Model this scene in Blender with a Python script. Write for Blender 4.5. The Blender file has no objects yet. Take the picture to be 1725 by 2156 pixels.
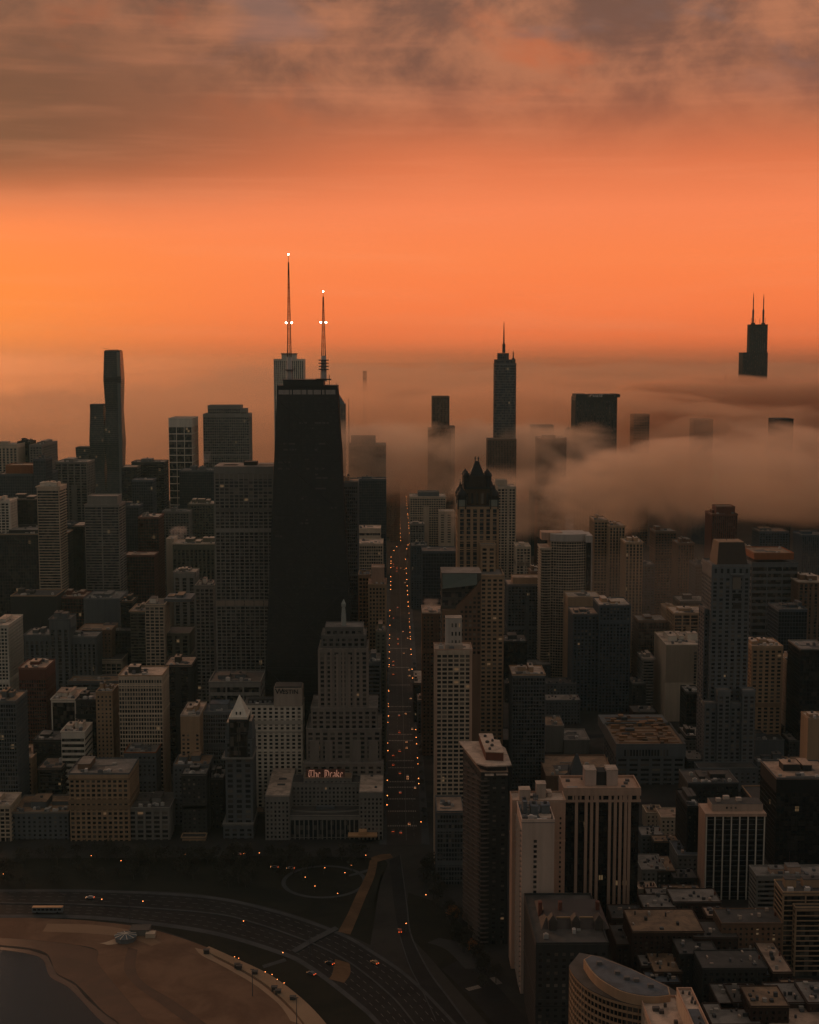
import bpy, math, random
from mathutils import Vector
R = math.radians
C = bpy.context.scene.collection
random.seed(7)

# ---------------------------------------------------------------- camera
CAMZ = 368.0
F = 3000.0; CX, CY = 862.5, 1078.0            # focal length and centre in picture units (1725 x 2156)
PITCH = math.atan(333.0 / F); YAW = math.atan(32.5 / F)
FW = Vector((math.sin(YAW)*math.cos(PITCH), math.cos(YAW)*math.cos(PITCH), -math.sin(PITCH)))
RT = Vector((math.cos(YAW), -math.sin(YAW), 0))
UP = RT.cross(FW)
cam_d = bpy.data.cameras.new("camera"); cam = bpy.data.objects.new("camera", cam_d); C.objects.link(cam)
cam.location = (0, 0, CAMZ)
cam.rotation_euler = (math.pi/2 - PITCH, 0, -YAW)
cam_d.sensor_fit = 'VERTICAL'; cam_d.sensor_height = 24; cam_d.sensor_width = 24
cam_d.lens = 24*F/2156
cam_d.clip_start = 5; cam_d.clip_end = 120000
bpy.context.scene.camera = cam

def ray(px, py): return FW*F + RT*(px-CX) + UP*(CY-py)
def at(px, py, Y):                            # world point seen at a picture position, on the vertical plane y = Y
    d = ray(px, py); t = Y/d.y
    return Vector((d.x*t, Y, CAMZ + d.z*t))
def gp(px, py, Z=0.0):                        # world point on the level z = Z
    d = ray(px, py); t = (Z-CAMZ)/d.z
    return Vector((d.x*t, d.y*t, Z))

# ---------------------------------------------------------------- world
sc = bpy.context.scene
sc.view_settings.view_transform = 'Standard'; sc.view_settings.look = 'None'
sc.view_settings.exposure = 0; sc.view_settings.gamma = 1
sc.cycles.volume_bounces = 8; sc.cycles.max_bounces = 10; sc.cycles.diffuse_bounces = 3
sc.cycles.glossy_bounces = 2; sc.cycles.transparent_max_bounces = 8
sc.cycles.volume_step_rate = 1.0; sc.cycles.volume_max_steps = 96
sc.cycles.sample_clamp_indirect = 4

def s2l(*c):
    return tuple((v/255/12.92 if v/255 <= .04045 else ((v/255+.055)/1.055)**2.4) for v in c) + (1.0,)

w = bpy.data.worlds.new("World"); sc.world = w; w.use_nodes = True
nt = w.node_tree; nt.nodes.clear()
def N(t, tp, **kw):
    n = t.nodes.new(tp)
    for k, v in kw.items():
        if k in n.inputs: n.inputs[k].default_value = v
        else: setattr(n, k, v)
    return n
def L(t, a, b): t.links.new(a, b)
def math_n(t, op, a, b=None, clamp=False):
    n = t.nodes.new('ShaderNodeMath'); n.operation = op; n.use_clamp = clamp
    for i, v in enumerate((a, b)):
        if v is None: continue
        if isinstance(v, (int, float)): n.inputs[i].default_value = v
        else: t.links.new(v, n.inputs[i])
    return n.outputs[0]
def maprange(t, v, a, b, c=0.0, d=1.0, smooth=True):
    n = t.nodes.new('ShaderNodeMapRange'); n.interpolation_type = 'SMOOTHSTEP' if smooth else 'LINEAR'
    n.inputs[1].default_value = a; n.inputs[2].default_value = b; n.inputs[3].default_value = c; n.inputs[4].default_value = d
    t.links.new(v, n.inputs[0]); return n.outputs[0]
def mix(t, f, a, b, blend='MIX'):
    n = t.nodes.new('ShaderNodeMix'); n.data_type = 'RGBA'; n.blend_type = blend
    if isinstance(f, (int, float)): n.inputs[0].default_value = f
    else: t.links.new(f, n.inputs[0])
    for s, v in ((6, a), (7, b)):
        if isinstance(v, tuple): n.inputs[s].default_value = v
        else: t.links.new(v, n.inputs[s])
    return n.outputs[2]
def ramp(t, v, stops):
    n = t.nodes.new('ShaderNodeValToRGB'); cr = n.color_ramp
    while len(cr.elements) > 1: cr.elements.remove(cr.elements[-1])
    cr.elements[0].position = stops[0][0]; cr.elements[0].color = stops[0][1]
    for p, c in stops[1:]:
        e = cr.elements.new(p); e.color = c
    t.links.new(v, n.inputs[0]); return n.outputs[0]
def noise(t, vec, scale, detail=4, rough=.55, dist=0.0):
    n = t.nodes.new('ShaderNodeTexNoise'); n.inputs['Scale'].default_value = scale
    n.inputs['Detail'].default_value = detail; n.inputs['Roughness'].default_value = rough
    n.inputs['Distortion'].default_value = dist
    if vec is not None: t.links.new(vec, n.inputs['Vector'])
    return n.outputs['Fac']
def mapping(t, vec, loc=(0,0,0), rot=(0,0,0), scl=(1,1,1)):
    n = t.nodes.new('ShaderNodeMapping')
    n.inputs['Location'].default_value = loc; n.inputs['Rotation'].default_value = rot; n.inputs['Scale'].default_value = scl
    t.links.new(vec, n.inputs['Vector']); return n.outputs[0]

SUN_AZ, SUN_EL = R(-28), R(4)                  # the sun is just up, left of the avenue, behind cloud
tc = N(nt, 'ShaderNodeTexCoord')
sep = N(nt, 'ShaderNodeSeparateXYZ'); L(nt, tc.outputs['Generated'], sep.inputs[0])
X_, Y_, Z_ = sep.outputs
el = math_n(nt, 'ARCSINE', Z_)                 # elevation in radians
az = math_n(nt, 'ARCTAN2', X_, Y_)             # 0 down the avenue, + to the west
# clear-sky colour of the sunrise by elevation (radians)
EMAX = 0.30
elf = math_n(nt, 'DIVIDE', el, EMAX, clamp=True)
clear = ramp(nt, elf, [(0.0, s2l(250,112,56)), (.10, s2l(255,122,66)), (.22, s2l(255,129,72)), (.33, s2l(249,130,80)), (.42, s2l(226,117,72)),
                       (.52, s2l(198,106,68)), (.64, s2l(170,100,72)), (.75, s2l(150,100,78)), (1.0, s2l(132,104,92))])
left = maprange(nt, az, -0.36, -0.04, 1, 0)
lowband = math_n(nt, 'MULTIPLY', left, maprange(nt, el, .03, .12, 1, 0))
clear = mix(nt, lowband, clear, s2l(255,131,52))
# soft mottled cloud sheet, laid out by direction (it is far away)
av = N(nt, 'ShaderNodeCombineXYZ'); L(nt, az, av.inputs[0]); L(nt, el, av.inputs[1]); AE = av.outputs[0]
wob = noise(nt, mapping(nt, AE, loc=(5,1,0), scl=(5,9,1)), 1.0, 3, .5)
cover = maprange(nt, math_n(nt,'ADD', el, math_n(nt,'MULTIPLY', wob, .05)), .150, .225, 0, 1)
n1 = noise(nt, mapping(nt, AE, rot=(0,0,R(-8)), scl=(12,17,1)), 1.0, 7, .62, .2)
n2 = noise(nt, mapping(nt, AE, loc=(3,7,0), rot=(0,0,R(-14)), scl=(6,13,1)), 1.0, 5, .58, .3)
n3 = noise(nt, mapping(nt, AE, loc=(11,2,0), rot=(0,0,R(-20)), scl=(9,20,1)), 1.0, 4, .55, .3)
hi = maprange(nt, el, .15, .22, 0, 1)
c1 = mix(nt, maprange(nt, n1, .34, .66), s2l(104,72,60), s2l(182,116,82))
c1 = mix(nt, math_n(nt,'MULTIPLY',maprange(nt, n2, .52, .70),.8), c1, s2l(200,100,56))
c1 = mix(nt, math_n(nt,'MULTIPLY',math_n(nt,'MULTIPLY',maprange(nt, n3, .54, .72), hi),.75), c1, s2l(120,98,94))
skyc = mix(nt, math_n(nt,'MULTIPLY',cover,.78), clear, c1)
# heavy brown bank at the left with a fairly sharp lower edge
lo = math_n(nt,'ADD', el, math_n(nt,'MULTIPLY', math_n(nt,'SUBTRACT', wob, .5), .03))
dk_ = math_n(nt,'MULTIPLY', maprange(nt, lo, .080, .140, 0, 1), maprange(nt, el, .17, .25, 1, .35))
dk_ = math_n(nt,'MULTIPLY', dk_, maprange(nt, math_n(nt,'ADD', az, math_n(nt,'MULTIPLY', wob, .08)), -.24, .10, 1, 0))
skyc = mix(nt, math_n(nt,'MULTIPLY',dk_,.92), skyc, s2l(108,68,50))
# thin streaks near the horizon
st = noise(nt, mapping(nt, AE, loc=(1,2,0), scl=(4,55,1)), 1.0, 4, .6, .2)
skyc = mix(nt, math_n(nt, 'MULTIPLY', maprange(nt, st, .45, .75), .14), skyc, s2l(255,158,112))
# a few bluish gaps right at the top
bl = math_n(nt,'MULTIPLY', maprange(nt, math_n(nt,'ADD', el, math_n(nt,'MULTIPLY',n1,.03)), .245, .262), maprange(nt, math_n(nt,'ABSOLUTE', math_n(nt,'ADD', az, math_n(nt,'MULTIPLY',n3,.08))), .17, .27))
skyc = mix(nt, math_n(nt,'MULTIPLY',bl,.8), skyc, s2l(112,120,128))
# brown murk low in the far distance
murk = maprange(nt, el, -.012, .016, 1, 0)
skyc = mix(nt, math_n(nt,'MULTIPLY',murk,.92), skyc, s2l(180,98,58))
# overhead and behind the camera the sky is a dim blue-grey dawn
back = maprange(nt, Y_, -.5, .75, 1, 0)
high = maprange(nt, el, .27, .6, 0, 1)
skyc = mix(nt, high, skyc, s2l(150,130,118))
skyc = mix(nt, math_n(nt,'MULTIPLY',back,.96), skyc, s2l(104,102,98))
skyc = mix(nt, maprange(nt, el, -.05, -.2, 0, 1), skyc, s2l(46,32,24))
sky = N(nt, 'ShaderNodeTexSky', sky_type='NISHITA', sun_disc=False, sun_elevation=SUN_EL, sun_rotation=SUN_AZ)
bg1 = N(nt, 'ShaderNodeBackground'); L(nt, skyc, bg1.inputs[0]); bg1.inputs[1].default_value = 1.0
bg2 = N(nt, 'ShaderNodeBackground'); L(nt, sky.outputs[0], bg2.inputs[0]); bg2.inputs[1].default_value = 0.004
ad = N(nt, 'ShaderNodeAddShader'); L(nt, bg1.outputs[0], ad.inputs[0]); L(nt, bg2.outputs[0], ad.inputs[1])
wo = N(nt, 'ShaderNodeOutputWorld'); L(nt, ad.outputs[0], wo.inputs[0])

sl = bpy.data.lights.new("sun", 'SUN'); sl.energy = 0.8; sl.angle = R(22); sl.color = (1.0, .46, .22)
so = bpy.data.objects.new("sun", sl); C.objects.link(so)
sdir = Vector((math.sin(SUN_AZ)*math.cos(R(14)), math.cos(SUN_AZ)*math.cos(R(14)), math.sin(R(14))))
so.rotation_euler = sdir.to_track_quat('Z', 'Y').to_euler()

# ---------------------------------------------------------------- materials
MATS = {}
def newmat(name):
    m = bpy.data.materials.new(name); m.use_nodes = True; t = m.node_tree
    return m, t, t.nodes['Principled BSDF']
def wall_mat(col, rough=.85, amt=.35):
    key = ('wall',)+tuple(col)
    if key in MATS: return MATS[key]
    m, t, p = newmat('masonry')
    g = N(t, 'ShaderNodeNewGeometry'); oi = N(t, 'ShaderNodeObjectInfo')
    streak = noise(t, mapping(t, g.outputs['Position'], scl=(.35,.35,.02)), 1.0, 4, .6)
    blotch = noise(t, mapping(t, g.outputs['Position'], scl=(.02,.02,.02)), 1.0, 5, .6)
    f = math_n(t, 'ADD', math_n(t, 'MULTIPLY', streak, .6), math_n(t, 'MULTIPLY', blotch, .7))
    f = maprange(t, f, .35, .95, 1-amt, 1+amt*.6, False)
    v = N(t, 'ShaderNodeHueSaturation'); v.inputs['Color'].default_value = tuple(col)+(1,)
    L(t, f, v.inputs['Value'])
    L(t, v.outputs[0], p.inputs['Base Color']); p.inputs['Roughness'].default_value = rough
    p.inputs['Specular IOR Level'].default_value = .25
    MATS[key] = m; return m
def roof_mat(col):
    key = ('roof',)+tuple(col)
    if key in MATS: return MATS[key]
    m, t, p = newmat('roofing')
    g = N(t, 'ShaderNodeNewGeometry')
    a = noise(t, g.outputs['Position'], .09, 6, .65, .6); b = noise(t, g.outputs['Position'], .9, 3, .6)
    f = maprange(t, a, .36, .62)
    c1 = tuple(x*.50 for x in col)+(1,); c2 = tuple(col)+(1,)
    c = mix(t, f, c1, c2); c = mix(t, math_n(t,'MULTIPLY',b,.35), c, (.05,.045,.04,1))
    L(t, c, p.inputs['Base Color']); p.inputs['Roughness'].default_value = .8
    MATS[key] = m; return m
def glass_mat(col, blind=.25, lit=.0, rough=.18, bw=2.6, fh=3.6):
    key = ('glass',)+tuple(col)+(blind, lit, rough)
    if key in MATS: return MATS[key]
    m, t, p = newmat('window_glass')
    g = N(t, 'ShaderNodeNewGeometry')
    s = N(t, 'ShaderNodeSeparateXYZ'); L(t, g.outputs['Position'], s.inputs[0])
    cx = math_n(t, 'FLOOR', math_n(t, 'DIVIDE', math_n(t, 'ADD', s.outputs[0], math_n(t,'MULTIPLY', s.outputs[1], .9)), bw))
    cz = math_n(t, 'FLOOR', math_n(t, 'DIVIDE', s.outputs[2], fh))
    cb = N(t, 'ShaderNodeCombineXYZ'); L(t, cx, cb.inputs[0]); L(t, cz, cb.inputs[1])
    wn = N(t, 'ShaderNodeTexWhiteNoise', noise_dimensions='3D'); L(t, cb.outputs[0], wn.inputs['Vector'])
    v = wn.outputs['Value']
    f = math_n(t, 'MULTIPLY', maprange(t, v, .45, 1.0, 0, 1), blind)
    c = mix(t, f, tuple(col)+(1,), (.30,.25,.20,1))
    L(t, c, p.inputs['Base Color']); p.inputs['Roughness'].default_value = rough
    p.inputs['Specular IOR Level'].default_value = .5
    if lit > 0:
        on = math_n(t, 'GREATER_THAN', v, 1-lit)
        p.inputs['Emission Color'].default_value = (1,.62,.30,1)
        L(t, math_n(t, 'MULTIPLY', on, .08), p.inputs['Emission Strength'])
    MATS[key] = m; return m
def pane_mat():
    key = 'pane'
    if key in MATS: return MATS[key]
    m, t, p = newmat('window_pane'); oi = N(t, 'ShaderNodeObjectInfo')
    c = ramp(t, oi.outputs['Random'], [(0, (.012,.013,.015,1)), (.6, (.03,.028,.026,1)), (.8, (.10,.085,.07,1)), (1, (.22,.18,.14,1))])
    L(t, c, p.inputs['Base Color']); p.inputs['Roughness'].default_value = .2
    on = math_n(t, 'GREATER_THAN', oi.outputs['Random'], .993)
    p.inputs['Emission Color'].default_value = (1,.55,.25,1); L(t, math_n(t,'MULTIPLY',on,.07), p.inputs['Emission Strength'])
    MATS[key] = m; return m
def plain(name, col, rough=.7, metal=0.0):
    key = (name,)+tuple(col)
    if key in MATS: return MATS[key]
    m, t, p = newmat(name); g = N(t, 'ShaderNodeNewGeometry')
    n = noise(t, g.outputs['Position'], .35, 4, .6)
    L(t, mix(t, n, tuple(x*.75 for x in col)+(1,), tuple(min(1,x*1.2) for x in col)+(1,)), p.inputs['Base Color'])
    p.inputs['Roughness'].default_value = rough; p.inputs['Metallic'].default_value = metal
    MATS[key] = m; return m
def glow(name, col, s):
    key = (name,)+tuple(col)+(s,)
    if key in MATS: return MATS[key]
    m, t, p = newmat(name); p.inputs['Base Color'].default_value = (.3,.2,.1,1)
    p.inputs['Emission Color'].default_value = tuple(col)+(1,); p.inputs['Emission Strength'].default_value = s
    MATS[key] = m; return m

# ---------------------------------------------------------------- mesh builder
class MB:
    def __init__(s): s.v = []; s.f = []; s.m = []; s.cur = 0
    def face(s, pts):
        b = len(s.v); s.v += [tuple(p) for p in pts]; s.f.append(tuple(range(b, b+len(pts)))); s.m.append(s.cur)
    def box(s, x0, x1, y0, y1, z0, z1): s.prism([(x0,y0),(x1,y0),(x1,y1),(x0,y1)], z0, z1)
    def prism(s, poly, z0, z1, top=None, cap=True):
        top = top or poly; n = len(poly); b = len(s.v)
        s.v += [(p[0], p[1], z0) for p in poly] + [(p[0], p[1], z1) for p in top]
        for i in range(n):
            j = (i+1) % n; s.f.append((b+i, b+j, b+n+j, b+n+i)); s.m.append(s.cur)
        s.f.append(tuple(b+n+i for i in range(n))); s.m.append(s.cur)
        s.f.append(tuple(b+i for i in reversed(range(n)))); s.m.append(s.cur)
    def hexa(s, a, b, c, d, out, z0, z1): pass
    def bar(s, p, q, r, n=4, r2=None):
        p, q = Vector(p), Vector(q); d = (q-p)
        if d.length < 1e-6: return
        d.normalize(); u = d.cross(Vector((0,0,1)) if abs(d.z) < .95 else Vector((1,0,0))).normalized(); w_ = d.cross(u)
        r2 = r if r2 is None else r2; b = len(s.v)
        for c, rr in ((p, r), (q, r2)):
            for i in range(n):
                a = 2*math.pi*(i+.5)/n; s.v.append(tuple(c + u*(math.cos(a)*rr) + w_*(math.sin(a)*rr)))
        for i in range(n):
            j = (i+1) % n; s.f.append((b+i, b+j, b+n+j, b+n+i)); s.m.append(s.cur)
        s.f.append(tuple(b+i for i in reversed(range(n)))); s.m.append(s.cur)
        s.f.append(tuple(b+n+i for i in range(n))); s.m.append(s.cur)
    def lathe(s, c, prof, n=16):
        b = len(s.v); cx, cy = c[0], c[1]
        for r, z in prof:
            for i in range(n):
                a = 2*math.pi*i/n; s.v.append((cx+math.cos(a)*r, cy+math.sin(a)*r, z))
        for k in range(len(prof)-1):
            for i in range(n):
                j = (i+1) % n
                s.f.append((b+k*n+i, b+k*n+j, b+(k+1)*n+j, b+(k+1)*n+i)); s.m.append(s.cur)
        s.f.append(tuple(b+(len(prof)-1)*n+i for i in range(n))); s.m.append(s.cur)
    def build(s, name, mats, parent=None, smooth=False, local=False):
        me = bpy.data.meshes.new(name)
        off = parent_world(parent) if (parent is not None and not local) else Vector((0,0,0))
        me.from_pydata([(v[0]-off.x, v[1]-off.y, v[2]-off.z) for v in s.v], [], s.f)
        mats = mats if isinstance(mats, (list, tuple)) else [mats]
        for m in mats: me.materials.append(m)
        if len(mats) > 1: me.polygons.foreach_set('material_index', s.m)
        if smooth: me.polygons.foreach_set('use_smooth', [True]*len(me.polygons))
        me.update()
        o = bpy.data.objects.new(name, me); C.objects.link(o)
        if parent is not None: o.parent = parent
        return o
def parent_world(o):
    v = Vector((0,0,0))
    while o is not None: v += Vector(o.location); o = o.parent
    return v
def tag(o, label=None, cat=None, group=None, kind=None):
    if label: o['label'] = label
    if cat: o['category'] = cat
    if group: o['group'] = group
    if kind: o['kind'] = kind
    return o
def empty(name, loc, label, cat, group=None):
    o = bpy.data.objects.new(name, None); C.objects.link(o); o.location = loc
    o.empty_display_size = 1
    return tag(o, label, cat, group)
def copy_tree(o, loc=None, rz=None, label=None, parent=None):
    c = o.copy(); C.objects.link(c)
    if parent is not None: c.parent = parent
    if loc is not None: c.location = loc
    if rz is not None: c.rotation_euler = (0,0,rz)
    if label: c['label'] = label
    for ch in o.children: copy_tree(ch, parent=c)
    return c

# wall colours (albedo)
WC = dict(white=(.72,.62,.50), cream=(.56,.43,.31), stone=(.24,.215,.185), grey=(.18,.18,.175), blue=(.085,.10,.115),
          steel=(.125,.13,.13), brown=(.20,.115,.07), tan=(.42,.27,.16), brick=(.15,.055,.035), dark=(.045,.043,.04), black=(.014,.014,.014),
          pink=(.52,.33,.23), olive=(.15,.14,.10), rust=(.30,.10,.035), pale=(.50,.39,.30))
GC = dict(k=(.007,.007,.008), b=(.014,.019,.024), n=(.014,.011,.010), g=(.025,.025,.024))
RC = dict(tan=(.54,.36,.25), grey=(.27,.235,.20), dark=(.08,.07,.06), pale=(.70,.52,.39), brown=(.33,.20,.11), black=(.03,.03,.03), blue=(.10,.12,.14))

def poly_box(x0, x1, y0, y1): return [(x0,y0),(x1,y0),(x1,y1),(x0,y1)]
def offset_poly(poly, d):
    n = len(poly); out = []
    for i in range(n):
        p0, p1, p2 = Vector(poly[i-1]), Vector(poly[i]), Vector(poly[(i+1)%n])
        e1 = (p1-p0).normalized(); e2 = (p2-p1).normalized()
        n1 = Vector((e1.y,-e1.x)); n2 = Vector((e2.y,-e2.x)); b = n1+n2
        b = b/max(.35, b.dot(b)/2) if b.length > 1e-6 else n1
        out.append((p1.x+b.x*d, p1.y+b.y*d))
    return out

# pattern table: bay, pier fraction, floor, spandrel fraction, pier proud, spandrel proud
PAT = dict(
    grid=(3.8,.26,3.5,.34,.55,.40), fine=(2.0,.24,3.4,.30,.40,.30), punched=(3.6,.55,3.4,.50,.30,.22),
    piers=(3.4,.40,3.6,.22,.70,.12), widepiers=(5.2,.45,3.6,.25,.9,.1), bands=(7.0,.07,3.5,.42,.30,.45), balcony=(7.5,.05,3.1,.30,.40,1.3),
    curtain=(3.0,.10,3.7,.14,.22,.15), bigrid=(7.2,.10,7.4,.10,.55,.45), pairs=(6.4,.42,3.5,.42,.45,.3),
    slots=(2.4,.5,3.6,.12,.6,.1), blank=(4,.0,3.5,.0,0,0), deepgrid=(5.0,.20,3.2,.30,.9,.7), horiz=(9.0,.04,3.7,.55,.2,.5))

def facade(mb, poly, z0, z1, pat, bay=None, fl=None, pw=None, sp=None, cull=True, top_band=0.0, edges=None):
    """lattice of piers and spandrels standing proud of a glass body; returns openings of the camera-facing edges"""
    P = PAT[pat]; bay = bay or P[0]; pw = P[1] if pw is None else pw; fl = fl or P[2]; sp = P[3] if sp is None else sp
    pp, spd = P[4], P[5]; opens = []
    n = len(poly); zt = z1 - top_band
    for i in range(n):
        if edges is not None and i not in edges: continue
        a = Vector(poly[i]); b = Vector(poly[(i+1)%n]); e = b-a; Ln = e.length
        if Ln < .8: continue
        e /= Ln; nr = Vector((e.y,-e.x)); mid = (a+b)/2
        vis = nr.dot(-mid.normalized())
        if cull and vis < -.15: continue
        nb = max(1, round(Ln/bay)); bw = Ln/nb; pwid = bw*pw
        def blk(s0, s1, za, zb, o):
            p = [a+e*s0-nr*.15, a+e*s0+nr*o, a+e*s1+nr*o, a+e*s1-nr*.15]
            # keep counter-clockwise seen from above
            mb.prism([(p[1].x,p[1].y),(p[2].x,p[2].y),(p[3].x,p[3].y),(p[0].x,p[0].y)], za, zb)
        if pwid > .02:
            for k in range(nb+1):
                s0 = max(0, k*bw-pwid/2); s1 = min(Ln, k*bw+pwid/2)
                blk(s0, s1, z0, zt, pp)
        nf = max(1, int((zt-z0)/fl))
        if sp > 0:
            for k in range(nf+1):
                zb = zt - k*fl; za = zb - fl*sp
                if za < z0: break
                blk(0.02, Ln-.02, za, zb-.01, spd)
        if vis > .25:
            for k in range(nf):
                for q in range(nb):
                    zc = zt - k*fl - fl*sp - fl*(1-sp)/2
                    if zc < z0+fl: continue
                    c = a+e*((q+.5)*bw)
                    opens.append((Vector((c.x+nr.x*.05, c.y+nr.y*.05, zc)), math.atan2(e.y, e.x), bw-pwid, fl*(1-sp)))
        if top_band > 0: blk(0.0, Ln, zt-.02, z1, max(pp, spd)+.06)
    return opens

def mass(root, poly, z0, z1, wall, pat='grid', glass='k', roof='grey', top_band=1.2, parapet=1.1, blind=.38, lit=0.003, kids=0, rim=None, cull=True, **kw):
    """one block of a building: glass body + facade lattice + roof + parapet, as parts of root"""
    col = WC[wall] if isinstance(wall, str) else wall
    wm = wall_mat(col)
    if pat in ('curtain','bands') and wall in ('black','dark','brick','blue'): blind *= .3
    g = MB(); g.prism(poly, z0, z1)
    if pat == 'blank': g.build('wall', wm, root)
    else:
        o = g.build('glazing', glass_mat(GC[glass], blind, lit), root); o['kind'] = 'stuff'
    P = PAT[pat]; out = max(P[4], P[5])
    opens = []
    if pat != 'blank':
        f = MB(); opens = facade(f, poly, z0, z1, pat, top_band=top_band, cull=cull, **kw)
        if f.f: f.build('facade', wm, root)
    rp = offset_poly(poly, out+.12)
    r = MB(); r.prism(rp, z1-.25, z1+.12); r.build('roof', roof_mat(RC[roof]), root)
    if parapet > 0:
        p = MB(); q = offset_poly(rp, -.45); n = len(rp)
        for i in range(n):
            j = (i+1) % n
            p.prism([rp[i], rp[j], q[j], q[i]], z1+.125, z1+parapet)
        p.build('parapet', wall_mat(tuple(x*1.15 for x in col)) if rim is None else wall_mat(WC[rim]), root)
    if kids and opens:
        opens = opens[:kids]
        me = None
        base = parent_world(root)
        for (c, a, ww, hh) in opens:
            if me is None:
                b = MB(); b.box(-ww/2+.05, ww/2-.05, -.04, .04, -hh/2+.05, hh/2-.05)
                me = bpy.data.meshes.new('window'); me.from_pydata(b.v, [], b.f); me.materials.append(pane_mat())
            o = bpy.data.objects.new('window', me); C.objects.link(o); o.parent = root
            o.location = c - base; o.rotation_euler = (0,0,a)
    return opens

def roof_kit(root, x0, x1, y0, y1, z, n=3, wall='grey', seed=0, big=True, roof='grey', ph=5.0):
    """penthouse, lift overrun, cooling units, vents and a tank on a flat roof"""
    rnd = random.Random(seed); W_, D_ = x1-x0, y1-y0; z += .13
    if big:
        nb_ = rnd.choice((1,1,2,2,3)); u = rnd.uniform(.06,.30)
        for q in range(nb_):
            wd = rnd.uniform(.16,.46)/(nb_**.5); u2 = min(.95, u+wd); hh = ph*rnd.uniform(.35,1.05); v0 = rnd.uniform(.25,.45); v1 = rnd.uniform(.6,.85)
            m = MB(); m.box(x0+W_*u, x0+W_*u2, y0+D_*v0, y0+D_*v1, z, z+hh); ph_ = m.build('penthouse', wall_mat(WC[wall] if isinstance(wall, str) else wall), root)
            m = MB(); m.box(x0+W_*u-.2, x0+W_*u2+.2, y0+D_*v0-.2, y0+D_*v1+.2, z+hh+.01, z+hh+.4); m.build('penthouse_roof', roof_mat(RC[roof]), ph_)
            if rnd.random() < .45:
                cx = x0+W_*(u+u2)/2; m = MB(); m.lathe((cx, y0+D_*(v0+v1)/2), [(1.1,z+hh+.4),(1.1,z+hh+1.6),(.5,z+hh+2.0)], 10); m.build('roof_fan', plain('dark_vent',(.06,.055,.05)), ph_)
            u = u2+rnd.uniform(.04,.12)
            if u > .85: break
        if rnd.random() < .3:
            m = MB(); m.bar((x0+W_*.5,y0+D_*.5,z+1),(x0+W_*.5,y0+D_*.5,z+ph+rnd.uniform(4,9)),.12); m.build('aerial', plain('mast_paint',(.09,.06,.05)), root)
    if W_ > 14 and D_ > 12 and n > 0:
        for q in range(rnd.choice((1,2,3))):
            yy = y0+D_*rnd.uniform(.08,.9); xa = x0+W_*rnd.uniform(.06,.4); xb = xa+W_*rnd.uniform(.2,.5)
            m = MB(); m.box(xa, xb, yy-.35, yy+.35, z, z+.7); m.build('roof_duct', plain('metal_housing',(.22,.20,.18)), root)
        m = MB(); xa = x0+W_*rnd.uniform(.1,.5); ya = y0+D_*rnd.uniform(.05,.4); m.face([(xa,ya,z+.01),(xa+W_*.3,ya+D_*.04,z+.01),(xa+W_*.26,ya+D_*.32,z+.01),(xa-W_*.03,ya+D_*.27,z+.01)]); m.build('tar_patch', plain('tar',(.05,.045,.04)), root)
    for k in range(n):
        w_ = rnd.uniform(1.6,3.6); d_ = rnd.uniform(1.6,4); h_ = rnd.uniform(1,2.6)
        cx = x0 + W_*rnd.uniform(.08,.92); cy = y0 + D_*(rnd.uniform(.06,.24) if (big and rnd.random()<.8) else rnd.uniform(.08,.9))
        m = MB(); m.box(cx-w_/2, cx+w_/2, cy-d_/2, cy+d_/2, z, z+h_)
        if rnd.random() < .4: m.lathe((cx,cy), [(w_*.3,z+h_),(w_*.3,z+h_+.5),(.1,z+h_+.5)], 10)
        m.build('roof_unit', plain('metal_housing', rnd.choice([(.35,.32,.28),(.12,.12,.12),(.5,.45,.4)])), root)

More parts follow.
